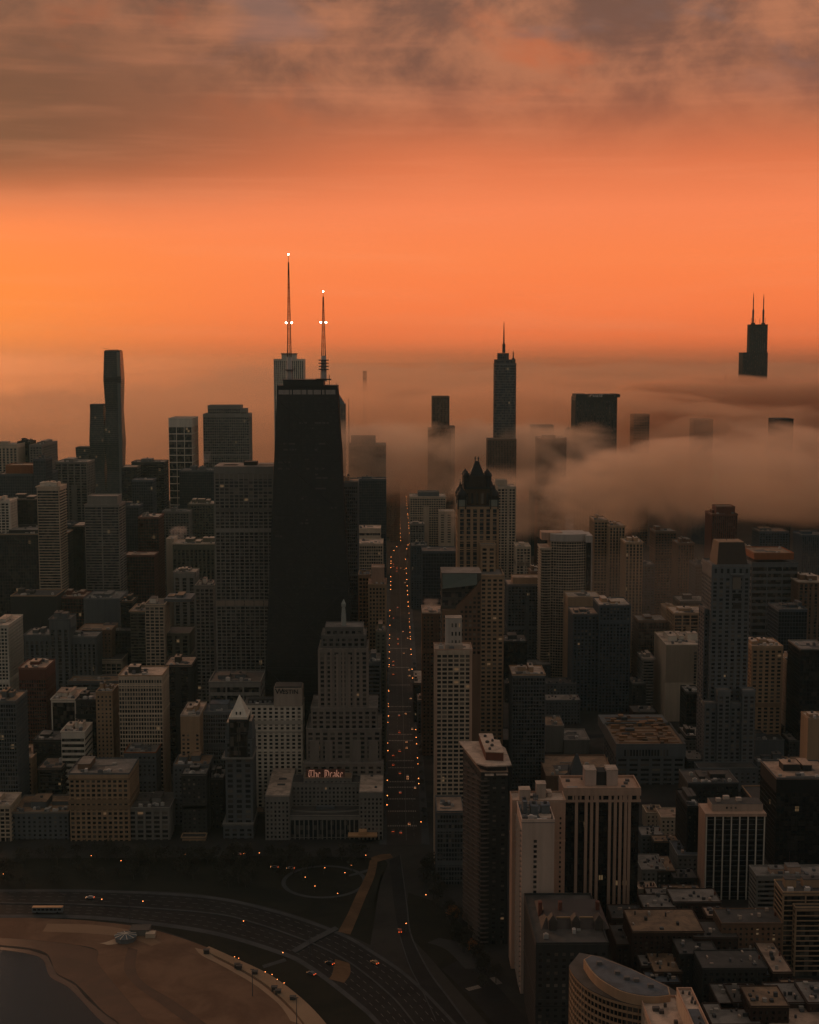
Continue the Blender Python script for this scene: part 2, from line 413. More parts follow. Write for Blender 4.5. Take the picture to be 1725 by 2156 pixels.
SEED = [0]
def B(label, x0, x1, yt, Y, dp, wall='stone', pat='grid', glass='k', roof='grey', name='office_tower', cat='building', units=2, big=True,
      z0=0.0, group=None, ph=5.0, pent=None, kids=0, tiers=None, **kw):
    """a straight-walled building whose front stands at distance Y; tiers add blocks (x0, x1, top, front offset)"""
    a = at(x0, yt, Y); b = at(x1, yt, Y); top = a.z
    root = empty(name, ((a.x+b.x)/2, Y+dp/2, z0), label, cat, group)
    SEED[0] += 1
    mass(root, poly_box(a.x, b.x, Y, Y+dp), z0, top, wall, pat, glass, roof, kids=kids, **kw)
    roof_kit(root, a.x, b.x, Y, Y+dp, top, units+(3 if (Y < 1300 and units) else 0), pent or (wall if wall not in ('black',) else 'dark'), SEED[0], big, roof, ph)
    rb = random.Random(SEED[0]*7+1)
    if pat in ('grid','fine','punched','deepgrid','piers','pairs','widepiers') and top > 45 and rb.random() < .75:
        o_ = max(PAT[pat][4], PAT[pat][5])+.12; col_ = WC[wall] if isinstance(wall, str) else wall
        for q in range(rb.choice((1,1,2,3))):
            zb = top*rb.uniform(.25,.93); hb = rb.choice((.9,1.4,3.4)); fk = rb.choice((.65,1.12)); m = MB()
            m.box(a.x-o_, b.x+o_, Y-o_, Y+dp+o_, zb, zb+hb); m.build('belt_course', wall_mat(tuple(c*fk for c in col_)), root)
        if rb.random() < .5:
            for xx in (a.x, b.x):
                m = MB(); m.box(xx-o_, xx+o_, Y-o_-.1, Y+1.2, z0, top-.3); m.build('corner_pier', wall_mat(col_), root)
        if rb.random() < .35:
            xx = a.x+(b.x-a.x)*rb.uniform(.3,.6); w2 = (b.x-a.x)*rb.uniform(.08,.18)
            m = MB(); m.box(xx, xx+w2, Y-o_-.05, Y+.5, z0, top*rb.uniform(.85,.99)); m.build('blank_bay', wall_mat(tuple(c*.9 for c in col_)), root)
    for (tx0, tx1, ty, off, td, *rest) in (tiers or []):
        p = at(tx0, ty, Y+off); q = at(tx1, ty, Y+off)
        o = rest[0] if rest else {}
        k2 = dict(kw); k2.update(o.get('kw', {}))
        mass(root, poly_box(p.x, q.x, Y+off, Y+off+td), o.get('z0', z0), p.z, o.get('wall', wall), o.get('pat', pat), o.get('glass', glass), o.get('roof', roof), **k2)
    return root, a, b
# ---------------------------------------------------------------- ground, water, roads
def catmull(pts, n=10):
    out = []; P = [pts[0]]+list(pts)+[pts[-1]]
    for i in range(1, len(P)-2):
        p0, p1, p2, p3 = (Vector(q[:2]) for q in P[i-1:i+3])
        for k in range(n):
            t = k/n
            out.append(.5*((2*p1)+(-p0+p2)*t+(2*p0-5*p1+4*p2-p3)*t*t+(-p0+3*p1-3*p2+p3)*t**3))
    out.append(Vector(pts[-1][:2])); return out
def G(pts): return [gp(x, y) for x, y in pts]
def resample(P, n):
    d = [0]
    for a, b in zip(P, P[1:]): d.append(d[-1]+(b-a).length)
    out = []; j = 0
    for k in range(n):
        t = d[-1]*k/(n-1)
        while j < len(d)-2 and d[j+1] < t: j += 1
        u = (t-d[j])/max(1e-9, d[j+1]-d[j]); out.append(P[j].lerp(P[j+1], min(1,u)))
    return out
def sheet(name, A, Bp, z, mat, thick=0.0, n=120, **kw):
    a = resample(catmull(G(A)), n); b = resample(catmull(G(Bp)), n); m = MB()
    for i in range(n-1):
        m.face([(a[i].x,a[i].y,z),(a[i+1].x,a[i+1].y,z),(b[i+1].x,b[i+1].y,z),(b[i].x,b[i].y,z)])
        if thick:
            m.face([(b[i].x,b[i].y,z),(b[i+1].x,b[i+1].y,z),(b[i+1].x,b[i+1].y,z-thick),(b[i].x,b[i].y,z-thick)])
            m.face([(a[i].x,a[i].y,z),(a[i].x,a[i].y,z-thick),(a[i+1].x,a[i+1].y,z-thick),(a[i+1].x,a[i+1].y,z)])
    o = m.build(name, mat); o['kind'] = 'structure'
    for k, v in kw.items(): o[k] = v
    return o
def ground_mat(name, c1, c2, s1=.02, s2=.4, rough=.9):
    m, t, p = newmat(name); g = N(t, 'ShaderNodeNewGeometry')
    a = noise(t, g.outputs['Position'], s1, 6, .65, .5); b = noise(t, g.outputs['Position'], s2, 4, .6)
    f = math_n(t, 'ADD', math_n(t,'MULTIPLY',maprange(t,a,.35,.65),.7), math_n(t,'MULTIPLY',b,.3))
    L(t, mix(t, f, c1+(1,), c2+(1,)), p.inputs['Base Color']); p.inputs['Roughness'].default_value = rough
    p.inputs['Specular IOR Level'].default_value = .2
    return m
asphalt = ground_mat('asphalt', (.009,.009,.010), (.019,.019,.019), .05, .8, .85)
land_m = ground_mat('city_ground', (.02,.019,.018), (.045,.04,.035), .02, .3)
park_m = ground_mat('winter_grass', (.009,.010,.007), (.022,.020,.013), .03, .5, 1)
pave_m = ground_mat('pavement', (.04,.043,.045), (.075,.077,.078), .05, .8)
path_m = ground_mat('worn_path', (.09,.05,.025), (.17,.095,.048), .06, .6)
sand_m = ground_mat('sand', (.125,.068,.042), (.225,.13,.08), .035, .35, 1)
wet_m = ground_mat('wet_sand', (.045,.022,.013), (.08,.038,.022), .05, .4, .55)
paint_m = plain('road_paint', (.13,.125,.12))
# water
wm_, t, p = newmat('lake_water'); g = N(t, 'ShaderNodeNewGeometry')
p.inputs['Base Color'].default_value = (.012,.018,.020,1); p.inputs['Roughness'].default_value = .12; p.inputs['Specular IOR Level'].default_value = .12
bp_ = N(t, 'ShaderNodeBump'); bp_.inputs['Strength'].default_value = .25; bp_.inputs['Distance'].default_value = .6
L(t, noise(t, mapping(t, g.outputs['Position'], scl=(.25,.12,.2)), 1.0, 4, .6), bp_.inputs['Height']); L(t, bp_.outputs[0], p.inputs['Normal'])
m = MB(); m.face([(-60000,-2000,-.15),(-60000,60000,-.15),(60000,60000,-.15),(60000,-2000,-.15)][::-1]); o = m.build('lake', wm_); o['kind'] = 'structure'

shore = [(-900,-1000),(-300,300),(-215,700)] + [tuple(gp(x,y)[:2]) for x,y in [(250,2156),(217,2132),(180,2100),(160,2074),(120,2052),(100,2012),(60,1999),(0,1993)]] + \
    [(-330,892),(-520,925),(-800,1010),(-1000,1130),(-1050,1500),(-1050,2250),(-640,2500),(-570,3000),(-560,4600),(-640,6500),(-900,11000),(-1500,20000),(-3000,58000)]
m = MB(); cyc = [(x,y,0) for x,y in shore]
poly = [(60000,-1000,0)] + [(60000,58000,0)] + cyc[::-1]
m.face(poly); m.face([(x,y,-.7) for x,y,_ in poly][::-1])
o = m.build('ground', land_m); o['kind'] = 'structure'

# beach: wet sand, dry sand, promenade
sheet('shallow_water', [(0,1999),(55,2007),(90,2020),(106,2056),(148,2082),(205,2142),(240,2172),(310,2270)], [(0,1985),(60,1990),(104,2004),(124,2046),(165,2068),(222,2126),(262,2158),(345,2258)], -.08, ground_mat('shallows',(.028,.016,.011),(.05,.026,.017),.06,.5,.35))
sheet('wet_beach', [(0,1990),(60,1996),(100,2009),(120,2049),(160,2071),(217,2129),(255,2160),(330,2260)], [(0,1962),(90,1975),(200,2000),(300,2040),(400,2100),(470,2156),(520,2230)], .05, wet_m)
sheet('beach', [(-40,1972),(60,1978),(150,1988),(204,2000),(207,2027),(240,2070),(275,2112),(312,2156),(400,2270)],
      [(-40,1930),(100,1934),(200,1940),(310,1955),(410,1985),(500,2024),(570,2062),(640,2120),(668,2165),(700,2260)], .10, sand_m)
sheet('tide_wrack', [(270,1995),(262,2040),(285,2075),(340,2115),(400,2160)], [(290,2000),(286,2040),(305,2070),(370,2110),(440,2160)], .15, wet_m)
sheet('beach_track', [(290,1985),(380,2000),(470,2030),(540,2070),(600,2118),(640,2156)], [(290,1989),(380,2004),(468,2035),(537,2076),(596,2124),(634,2160)], .15, ground_mat('track',(.13,.07,.045),(.18,.1,.06)))
sheet('sand_drift', [(100,1945),(200,1948),(290,1962),(340,1985)], [(90,1962),(190,1966),(270,1975),(320,1992)], .16, ground_mat('pale_sand',(.20,.12,.07),(.29,.18,.11)))
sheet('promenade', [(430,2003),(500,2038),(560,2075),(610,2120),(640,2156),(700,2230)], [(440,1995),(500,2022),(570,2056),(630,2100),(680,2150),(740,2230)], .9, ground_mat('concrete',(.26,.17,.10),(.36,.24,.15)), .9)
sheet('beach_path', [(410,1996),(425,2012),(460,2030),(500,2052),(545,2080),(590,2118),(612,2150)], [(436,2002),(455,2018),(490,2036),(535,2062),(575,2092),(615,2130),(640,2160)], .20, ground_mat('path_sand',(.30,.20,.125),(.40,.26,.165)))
# park grass
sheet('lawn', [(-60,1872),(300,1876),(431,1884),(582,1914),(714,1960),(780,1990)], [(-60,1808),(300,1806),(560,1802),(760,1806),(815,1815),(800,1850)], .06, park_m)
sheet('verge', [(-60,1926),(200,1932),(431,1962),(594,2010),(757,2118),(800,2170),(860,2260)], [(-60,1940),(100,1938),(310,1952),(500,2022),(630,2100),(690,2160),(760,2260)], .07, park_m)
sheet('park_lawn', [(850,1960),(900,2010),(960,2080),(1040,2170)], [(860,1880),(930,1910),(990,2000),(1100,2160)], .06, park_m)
# the lakeside drive: two carriageways with pale shoulders
up = [(-60,1872),(0,1873),(200,1874),(431,1886),(582,1917),(714,1962),(790,2005),(863,2056),(938,2130),(1000,2200)]
mid_a = [(-60,1900),(0,1901),(200,1905),(431,1921),(531,1941),(666,1989),(744,2031),(821,2093),(858,2134),(900,2190)]
dn = [(-60,1926),(0,1927),(200,1930),(431,1958),(594,2004),(664,2040),(757,2112),(790,2142),(850,2210)]
sheet('road', up, dn, .10, asphalt)
def shift(L_, dx, dy): return [(x+dx, y+dy) for x, y in L_]
sheet('shoulder', shift(up,0,0), shift(up,-4,5), .16, pave_m)
sheet('shoulder', shift(dn,0,-1), shift(dn,-6,6), .16, pave_m)
sheet('median', mid_a, shift(mid_a,-2,2.2), .45, pave_m, .3)
def dashes(name, A, n, ln, w_, z, mat):
    P = resample(catmull(G(A), 16), n*2); m = MB()
    for i in range(0, len(P)-1, 2):
        a, b = P[i], P[i+1]; d = (b-a).normalized(); nr = Vector((-d.y, d.x))*w_/2; b = a+d*min(ln,(b-a).length)
        m.face([tuple(a+nr)+(z,), tuple(b+nr)+(z,), tuple(b-nr)+(z,), tuple(a-nr)+(z,)][::-1])
    o = m.build(name, mat); o['kind'] = 'structure'; return o
for k in (1,2,3):
    f = k/4
    for A_, B_ in ((up, mid_a), (mid_a, dn)):
        a = resample([Vector(p) for p in A_], 24); b = resample([Vector(p) for p in B_], 24)
        dashes('lane_markings', [tuple(a[i].lerp(b[i], f)) for i in range(24)], 50, 5, .28, .17, paint_m)
# side roads and paths
sheet('road', [(842,1800),(855,1900),(862,1960),(880,2005),(908,2055),(940,2098),(983,2156),(1060,2260)], [(820,1812),(830,1900),(840,1960),(863,2032),(890,2085),(920,2150),(980,2260)], .12, asphalt)
sheet('kerb', [(842,1800),(855,1900),(862,1960),(880,2005),(908,2055),(940,2098),(983,2156)], [(844,1800),(857.5,1900),(865,1960),(883,2005),(911,2054),(943,2096),(986,2154)], .28, pave_m, .2)
sheet('kerb', [(838,1960),(861,2032),(888,2085),(918,2150)], [(840,1960),(863,2032),(890,2085),(920,2150)], .28, pave_m, .2)
sheet('path', [(779,1812),(772,1840),(750,1885),(732,1925),(712,1962)], [(796,1808),(789,1845),(770,1890),(752,1935),(738,1968)], .18, path_m)
sheet('path', [(782,1806),(800,1800),(822,1798)], [(782,1818),(806,1812),(828,1806)], .19, path_m)
sheet('path', [(706,2020),(700,2050),(692,2062)], [(736,2028),(738,2050),(725,2070)], .21, path_m)
sheet('path', [(788,1826),(760,1835),(735,1842)], [(786,1832),(760,1840),(735,1846)], .17, pave_m)
0 and sheet('path', [(820,1888),(824,1930),(800,1968)], [(800,1890),(808,1930),(790,1960)], .17, ground_mat('dim_gravel',(.06,.06,.06),(.09,.09,.09)))
sheet('crossing_bridge', [(614,2002),(660,1975),(706,1952)], [(622,2008),(668,1982),(714,1958)], .6, pave_m, .4)
sheet('path', [(552,2033),(600,2018)], [(556,2039),(604,2024)], .19, pave_m)
sheet('plaza', [(900,1985),(940,2000),(980,2040)], [(925,1975),(975,1990),(1020,2040)], .15, ground_mat('plaza_paving',(.03,.03,.03),(.05,.048,.046)))
sheet('road', [(930,2040),(1000,2110),(1060,2180)], [(990,2010),(1060,2090),(1120,2160)], .13, asphalt)
# circle path round the small park garden
cpt = [(734,1852,0)]
ctr = gp(683,1856); mr = MB()
for i in range(48):
    a0, a1 = 2*math.pi*i/48, 2*math.pi*(i+1)/48
    f_ = lambda a, r: (ctr.x+math.cos(a)*r, ctr.y+math.sin(a)*r*1.05, .16)
    mr.face([f_(a0,27),f_(a0,30),f_(a1,30),f_(a1,27)][::-1])
o = mr.build('garden_path', pave_m); o['kind'] = 'structure'

# the avenue: carriageway, pavements with a real kerb step, centre line, crossings
AX0, AX1 = -6.0, 20.5
AV = [(1040,AX0,AX1),(2560,AX0,AX1),(2720,12,31),(5200,12,31),(9000,10,28)]
def avx(y):
    for (y0,a0,b0),(y1,a1,b1) in zip(AV, AV[1:]):
        if y <= y1: t_ = (y-y0)/(y1-y0); return a0+(a1-a0)*t_, b0+(b1-b0)*t_
    return AV[-1][1:]
m = MB()
for (y0,a0,b0),(y1,a1,b1) in zip(AV, AV[1:]): m.face([(a0,y0,.10),(b0,y0,.10),(b1,y1,.10),(a1,y1,.10)])
m.build('avenue', ground_mat('avenue_asphalt',(.020,.018,.017),(.036,.031,.028),.05,.8,.7))['kind'] = 'structure'
for a, b in ((AX0-5.5, AX0), (AX1, AX1+6)):
    m = MB(); m.prism([(a,1040),(b,1040),(b,2560),(a,2560)], 0, .25); m.build('pavement', pave_m)['kind'] = 'structure'
m = MB()
for k in range(120):
    for xx in (3.0, 15.0): m.face([(xx-.1,1060+k*14,.11),(xx+.1,1060+k*14,.11),(xx+.1,1066+k*14,.11),(xx-.1,1066+k*14,.11)])
m.face([(8.8,1050,.11),(9.1,1050,.11),(9.1,3000,.11),(8.8,3000,.11)])
m.build('lane_markings', paint_m)['kind'] = 'structure'
CROSS = [1082, 1118, 1150, 1182, 1198, 1240, 1262, 1330, 1352, 1440, 1462, 1560, 1650, 1760]
for Yc in CROSS:
    m = MB()
    for i in range(16):
        xx = AX0+.8+i*1.45; m.face([(xx,Yc,.112),(xx+.7,Yc,.112),(xx+.7,Yc+3.2,.112),(xx,Yc+3.2,.112)])
    m.build('crosswalk', plain('crosswalk_paint',(.34,.30,.25)))['kind'] = 'structure'
for (a, b) in (((988,2087),(1015,2080)), ((1031,2060),(1046,2074))):
    A_, B_ = gp(*a), gp(*b); d = (B_-A_)/11; e = d.normalized(); nr = Vector((-e.y,e.x,0))*4; m = MB()
    for i in range(11):
        q = A_+d*i; q2 = q+d*.5
        m.face([(q.x,q.y,.2),(q2.x,q2.y,.2),(q2.x+nr.x,q2.y+nr.y,.2),(q.x+nr.x,q.y+nr.y,.2)][::1])
    m.build('crosswalk', plain('crosswalk_paint',(.34,.30,.25)))['kind'] = 'structure'
for Yc in (1130, 1190, 1250, 1340, 1450, 1560, 1660, 1780):          # cross streets
    m = MB(); m.face([(-900,Yc,.08),(900,Yc,.08),(900,Yc+12,.08),(-900,Yc+12,.08)]); m.build('street', asphalt)['kind'] = 'structure'
# ---------------------------------------------------------------- landmark buildings
red_l = glow('lamp_glow', (1,.42,.16), 14.0)
white_l = glow('beacon_glow', (1,.72,.50), 30.0)
def mast(label, x, ybase, ytop, Y, r0, base_h, group, lamps=(), steel=(.09,.02,.012), rings=3, parent_z=None):
    """broadcast mast: white foot tube with rings, lattice shaft in red and pale bands, beacon"""
    p = at(x, ybase, Y); q = at(x, ytop, Y); H = q.z-p.z
    root = empty('antenna_mast', (p.x, Y, p.z), label, 'antenna', group)
    zb = p.z+base_h
    m = MB(); m.lathe((p.x,Y), [(r0*1.15,p.z),(r0,p.z+2),(r0*.85,zb)], 14); m.build('foot_tube', plain('white_paint',(.42,.36,.32)), root, True)
    for k in range(rings):
        z = p.z+base_h*(.45+.12*k); m = MB(); m.lathe((p.x,Y), [(r0*.9,z),(r0*1.7,z),(r0*1.7,z+.9),(r0*.9,z+.9)], 14); m.build('ring_gallery', plain('mast_gallery',(.10,.09,.085)), root)
    ns = 14
    for k in range(ns):
        z0 = zb+(q.z-zb)*k/ns*.93; z1 = zb+(q.z-zb)*(k+1)/ns*.93
        ra = r0*.62*(1-.78*k/ns); rb = r0*.62*(1-.78*(k+1)/ns); m = MB()
        for sx, sy in ((1,1),(1,-1),(-1,-1),(-1,1)):
            m.bar((p.x+sx*ra,Y+sy*ra,z0),(p.x+sx*rb,Y+sy*rb,z1), .20+ra*.16)
            sx2, sy2 = (sy, -sx); m.bar((p.x+sx*ra,Y+sy*ra,z0),(p.x+sx2*rb,Y+sy2*rb,z1), .12)
            m.bar((p.x+sx*ra,Y+sy*ra,z0),(p.x+sx2*ra,Y+sy2*ra,z0), .12)
        m.bar((p.x,Y,z0),(p.x,Y,z1),.28)
        m.build('mast_section', plain('mast_paint', steel if k % 2 == 0 else (.20,.12,.09)), root)
    m = MB(); m.bar((p.x,Y,zb+(q.z-zb)*.93),(p.x,Y,q.z),.22); m.build('mast_tip', plain('mast_paint',steel), root)
    m = MB(); m.lathe((p.x,Y), [(.1,q.z-.2),(.55,q.z+.2),(.55,q.z+.9),(.1,q.z+1.3)], 8); m.build('beacon', white_l, root)
    for (yl, dx) in lamps:
        z = at(x, yl, Y).z
        for s in (-1, 1):
            m = MB(); m.lathe((p.x+s*dx,Y-.5), [(.1,z-.6),(.75,z-.2),(.75,z+.5),(.1,z+.9)], 8); m.build('warning_light', white_l, root)
            m = MB(); m.bar((p.x,Y,z),(p.x+s*dx,Y-.5,z),.15); m.build('lamp_bracket', plain('mast_paint',steel), root)
    return root

# --- the black tapering tower with crossed braces
HX = at(646, 815, 1218).x; HZ = at(646, 815, 1218).z
root = empty('skyscraper', (HX,1240,0), 'giant black tapering tower with crossed braces and a row of pale slots under its roof', 'skyscraper')
def hp(u, v, z, o=0.0):                        # u,v in -1..1, z height: point of the tapering shell
    f = z/HZ; hw = 41.5+(24.9-41.5)*f+o; hd = 25+(15.2-25)*f+o
    return (HX+u*hw, 1242+v*hd, z)
m = MB(); m.prism([hp(-1,-1,0)[:2],hp(1,-1,0)[:2],hp(1,1,0)[:2],hp(-1,1,0)[:2]], 0, HZ, top=[hp(-1,-1,HZ)[:2],hp(1,-1,HZ)[:2],hp(1,1,HZ)[:2],hp(-1,1,HZ)[:2]])
m.build('glazing', glass_mat((.007,.007,.008), .06, 0.0, .32), root)['kind'] = 'stuff'
blk = plain('black_aluminium', (.011,.011,.011), .5); blk2 = plain('black_steel', (.016,.0155,.015), .5)
m = MB()
nz = 100
for k in range(nz):
    z = 12+k*(HZ-14)/nz; z2 = z+1.2
    for a, b in (((-1,-1),(1,-1)), ((1,-1),(1,1)), ((-1,1),(-1,-1))):
        p, q, p2, q2 = hp(*a,z,.3), hp(*b,z,.3), hp(*a,z2,.3), hp(*b,z2,.3)
        m.face([p,q,q2,p2]); r_, s_ = hp(*a,z2,-.2), hp(*b,z2,-.2); m.face([p2,q2,s_,r_])
m.build('spandrel_bands', blk, root)
m = MB()
for i in range(6):
    u = -1+2*i/5
    m.bar(hp(u,-1,0,.35), hp(u,-1,HZ,.35), .75 if i in (0,5) else .5)
for i in range(4):
    v = -1+2*i/3; m.bar(hp(1,v,0,.35), hp(1,v,HZ,.35), .6); m.bar(hp(-1,v,0,.35), hp(-1,v,HZ,.35), .6)
for i in range(1,40):
    u = -1+2*i/40; m.bar(hp(u,-1,0,.1), hp(u,-1,HZ-14,.1), .12)
m.build('columns', blk, root)
zl = [12, 96, 166, 228, 282, 328]
for a, b in zip(zl, zl[1:]):
    m = MB(); m.bar(hp(-1,-1,a,.6),hp(1,-1,b,.6),.8); m.bar(hp(1,-1,a,.6),hp(-1,-1,b,.6),.8)
    m.bar(hp(-1,-1,b,.6),hp(1,-1,b,.6),.7); m.build('cross_brace', blk2, root)
    m = MB(); m.bar(hp(1,-1,a,.6),hp(1,1,b,.6),.8); m.bar(hp(1,1,a,.6),hp(1,-1,b,.6),.8); m.build('cross_brace', blk2, root)
m = MB(); m.prism([hp(-1,-1,HZ,.8)[:2],hp(1,-1,HZ,.8)[:2],hp(1,1,HZ,.8)[:2],hp(-1,1,HZ,.8)[:2]], HZ-2.2, HZ+1.2); m.build('roof', plain('black_roof',(.02,.02,.02)), root)
za, zb = at(646,831,1218).z, at(646,821.5,1218).z
pale = plain('pale_louvre', (.50,.42,.36))
for g4 in range(4):
    for i in range(11):
        u0 = -.955+g4*.485+i*.0405; m = MB()
        a, b, c, d = hp(u0,-1,za,.5), hp(u0+.027,-1,za,.5), hp(u0+.027,-1,zb,.5), hp(u0,-1,zb,.5)
        m.face([a,b,c,d]); m.face([(a[0],a[1]+.3,a[2]),(d[0],d[1]+.3,d[2]),(c[0],c[1]+.3,c[2]),(b[0],b[1]+.3,b[2])])
        m.build('louvre', pale, root)
pa, pb = at(597,801,1225), at(682,801,1225)
m = MB(); m.box(pa.x, pb.x, 1225, 1252, HZ+1.0, pa.z); m.build('penthouse', blk, root)
m = MB(); m.box(pa.x-1, pb.x+1, 1224.5, 1252.5, pa.z+.01, pa.z+.7); m.build('penthouse_roof', plain('black_roof',(.02,.02,.02)), root)
m = MB()
for i in range(15): m.bar((pa.x+i*(pb.x-pa.x)/14,1226,pa.z+.6),(pa.x+i*(pb.x-pa.x)/14,1226,pa.z+1.9),.09)
m.bar((pa.x,1226,pa.z+1.9),(pb.x,1226,pa.z+1.9),.12); m.build('railing', blk, root)
q = at(690,799,1223)
m = MB(); m.box(q.x-10, q.x+3, 1222, 1230, q.z-.5, q.z+.6); m.bar((q.x+1.5,1223,HZ),(q.x+1.5,1223,q.z+4),.35); m.bar((q.x-6,1223,q.z),(q.x-6,1223,q.z+7),.15); m.bar((q.x-2,1223,q.z),(q.x-2,1223,q.z+5),.15); m.build('service_gantry', blk, root)
winl = plain('lit_window_tint', (.085,.075,.068))  # lit windows: their light is put into a paler pane colour
for (a, b, yy) in [(800,860,720),(930,1050,720),(890,925,765),(665,760,895),(965,1020,895),(665,765,945),(925,950,945),(615,720,1052),(850,895,1028),(620,650,1105),(690,720,1105),(850,885,1105),(925,1030,1105),(925,955,1155),(925,1070,1183),(925,1020,1272),(810,830,1357),(1050,1105,1435),(570,670,1515),(845,870,1537),(805,870,1565),(600,650,1675),(800,830,1675)]:
    x = a
    while x < b:
        if random.random() < .7:
            c = at(431.6+x*.25, 710.5+yy*.25, 1217); f = c.z/HZ; yf = 1242-(25+(15.2-25)*f)-.34
            c = at(431.6+x*.25, 710.5+yy*.25, yf); m = MB(); m.box(c.x-.5, c.x+.5, yf-.05, yf+.25, c.z-.75, c.z+.75); m.build('window', winl, root)
        x += 9
mast('tall left mast on the black tower roof with red lattice and white lamps', 610, 803, 537, 1238, 2.5, 21, None, ((680,2.4),), rings=1)
mast('shorter right mast on the black tower roof with ringed white foot', 682, 803, 615, 1238, 2.6, 22, None, ((679,2.2),), rings=4)

# --- white granite tower behind with vertical stripes
root, a, b = B('pale tower with narrow vertical stripes rising behind the black tapering tower', 577, 639, 756, 2560, 50, 'white', 'slots', 'k', 'grey', 'skyscraper', 'skyscraper', 0, False, fl=4, bay=3.6, top_band=3, parapet=0)
c, d = at(593,746,2566), at(623,746,2566)
m = MB(); m.box(c.x,d.x,2566,2600,a.z,c.z); m.build('penthouse', wall_mat(WC['white']), root)
m = MB(); m.box(c.x-1,d.x+1,2565,2601,c.z+.01,c.z+2); m.build('penthouse_roof', roof_mat(RC['grey']), root)

# --- wavy glass tower of three stems
def wavy(root, x0, x1, yt, Y, dp, name):
    a, b = at(x0, yt, Y), at(x1, yt, Y); H = a.z; nf = int(H/3.6); m = MB(); pts = []
    for k in range(nf+1):
        z = H*k/nf; s = abs(((z/54.0) % 2)-1); o = -2.2+4.4*s
        pts.append((a.x-o*.5, b.x+o*.5, Y-o*.6, Y+dp+o*.6, z))
    bb = len(m.v)
    for (p, q, r_, s_, z) in pts: m.v += [(p,r_,z),(q,r_,z),(q,s_,z),(p,s_,z)]
    for k in range(nf):
        for i in range(4):
            j = (i+1)%4; m.f.append((bb+4*k+i, bb+4*k+j, bb+4*k+4+j, bb+4*k+4+i)); m.m.append(0)
    m.f.append((bb+4*nf,bb+4*nf+1,bb+4*nf+2,bb+4*nf+3)); m.m.append(0)
    m.build('glazing', glass_mat((.012,.016,.02), .10, .004, .25), root)['kind'] = 'stuff'
    f = MB()
    for (p, q, r_, s_, z) in pts[1:]: f.box(p-.25,q+.25,r_-.25,s_+.25,z-.5,z)
    f.build(name, plain('glass_fin',(.055,.06,.062)), root)
    return a, b
pp_ = at(220,738,2500)
root = empty('skyscraper', (pp_.x,2520,0), 'very tall slender glass tower with wavy stepped stems at the lake edge', 'skyscraper')
a, b = wavy(root, 218, 253, 739, 2500, 30, 'floor_edges')
m = MB(); m.box(a.x+2, b.x-2, 2503, 2526, a.z-1, a.z+1.6); m.build('roof', roof_mat(RC['dark']), root)
z1, z2 = at(0,803,2500).z, at(0,795,2500).z
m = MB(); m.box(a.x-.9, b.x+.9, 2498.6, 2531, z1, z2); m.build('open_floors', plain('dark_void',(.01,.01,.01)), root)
m = MB(); e_ = at(246,738,2499)
m.box(e_.x, b.x+.3, 2497.8, 2499.2, z2+2, a.z-2); m.build('corner_strip', wall_mat(WC['stone']), root)
m = MB(); m.box(e_.x, b.x+.3, 2497.8, 2499.2, 60, z1-3); m.build('corner_strip', wall_mat(WC['steel']), root)
a, b = wavy(root, 188, 218, 852, 2496, 30, 'floor_edges')
m = MB(); m.box(a.x+1, b.x, 2499, 2523, a.z-1, a.z+1); m.build('roof', roof_mat(RC['dark']), root)
a, b = wavy(root, 160, 188, 942, 2492, 30, 'floor_edges')
m = MB(); m.box(a.x+1, b.x, 2496, 2518, a.z-1, a.z+1); m.build('roof', roof_mat(RC['dark']), root)
m = MB(); q = at(228,739,2510); m.bar((q.x,2510,q.z),(q.x,2510,q.z+4),.4); m.bar((q.x,2510,q.z+4),(q.x-9,2510,q.z+5),.3); m.bar((q.x+18,2510,q.z+2.4),(q.x+2,2510,q.z+2.0),.4); m.build('roof_crane', plain('crane_paint',(.2,.08,.04)), root)

# --- diamond topped tower behind
D2 = 2395
a, b = at(700,840,D2), at(726.5,840,D2); w2 = (b.x-a.x); cxp = at(708,840,D2).x; 
root = empty('skyscraper', (cxp,D2+20,0), 'tall tower with slanting diamond top and needle spire beside the black tapering tower', 'skyscraper')
hx = b.x-cxp; P4 = [(cxp-hx,D2),(cxp+hx,D2),(cxp+hx,D2+2*hx),(cxp-hx,D2+2*hx)]
zt_ = at(0,852,D2).z
mass(root, P4, 0, zt_, (.24,.19,.15), 'slots', 'b', 'dark', 0, 0)
zap = at(0,822,D2).z; m = MB(); m.prism(P4, zt_+.2, zap, top=[(cxp-.6,D2+hx-.6),(cxp+.6,D2+hx-.6),(cxp+.6,D2+hx+.6),(cxp-.6,D2+hx+.6)]); m.build('slanting_crown', plain('crown_glass',(.06,.09,.10),.3), root)
for k in range(5):
    m = MB(); f = k/5; zz_ = zt_+(zap-zt_)*f; r_ = hx*(1-f)+.3
    m.box(cxp-r_,cxp+r_,D2+hx-r_,D2+hx+r_,zz_,zz_+.8); m.build('crown_band', wall_mat(WC['steel']), root)
m = MB(); m.bar((cxp,D2+hx,zap-2),(cxp,D2+hx,at(0,804,D2).z),1.1,6,.15); m.build('spire', plain('mast_paint',(.09,.03,.02)), root)
m = MB(); q = at(735,925,D2+10); m.lathe((q.x,D2+10), [(1.2,0),(.9,q.z),(.6,q.z+20),(.3,at(0,840,D2+10).z)], 8)
o = m.build('antenna_mast', plain('mast_paint',(.12,.06,.04))); tag(o, 'thin lone mast standing in the fog right of the diamond topped tower', 'antenna')

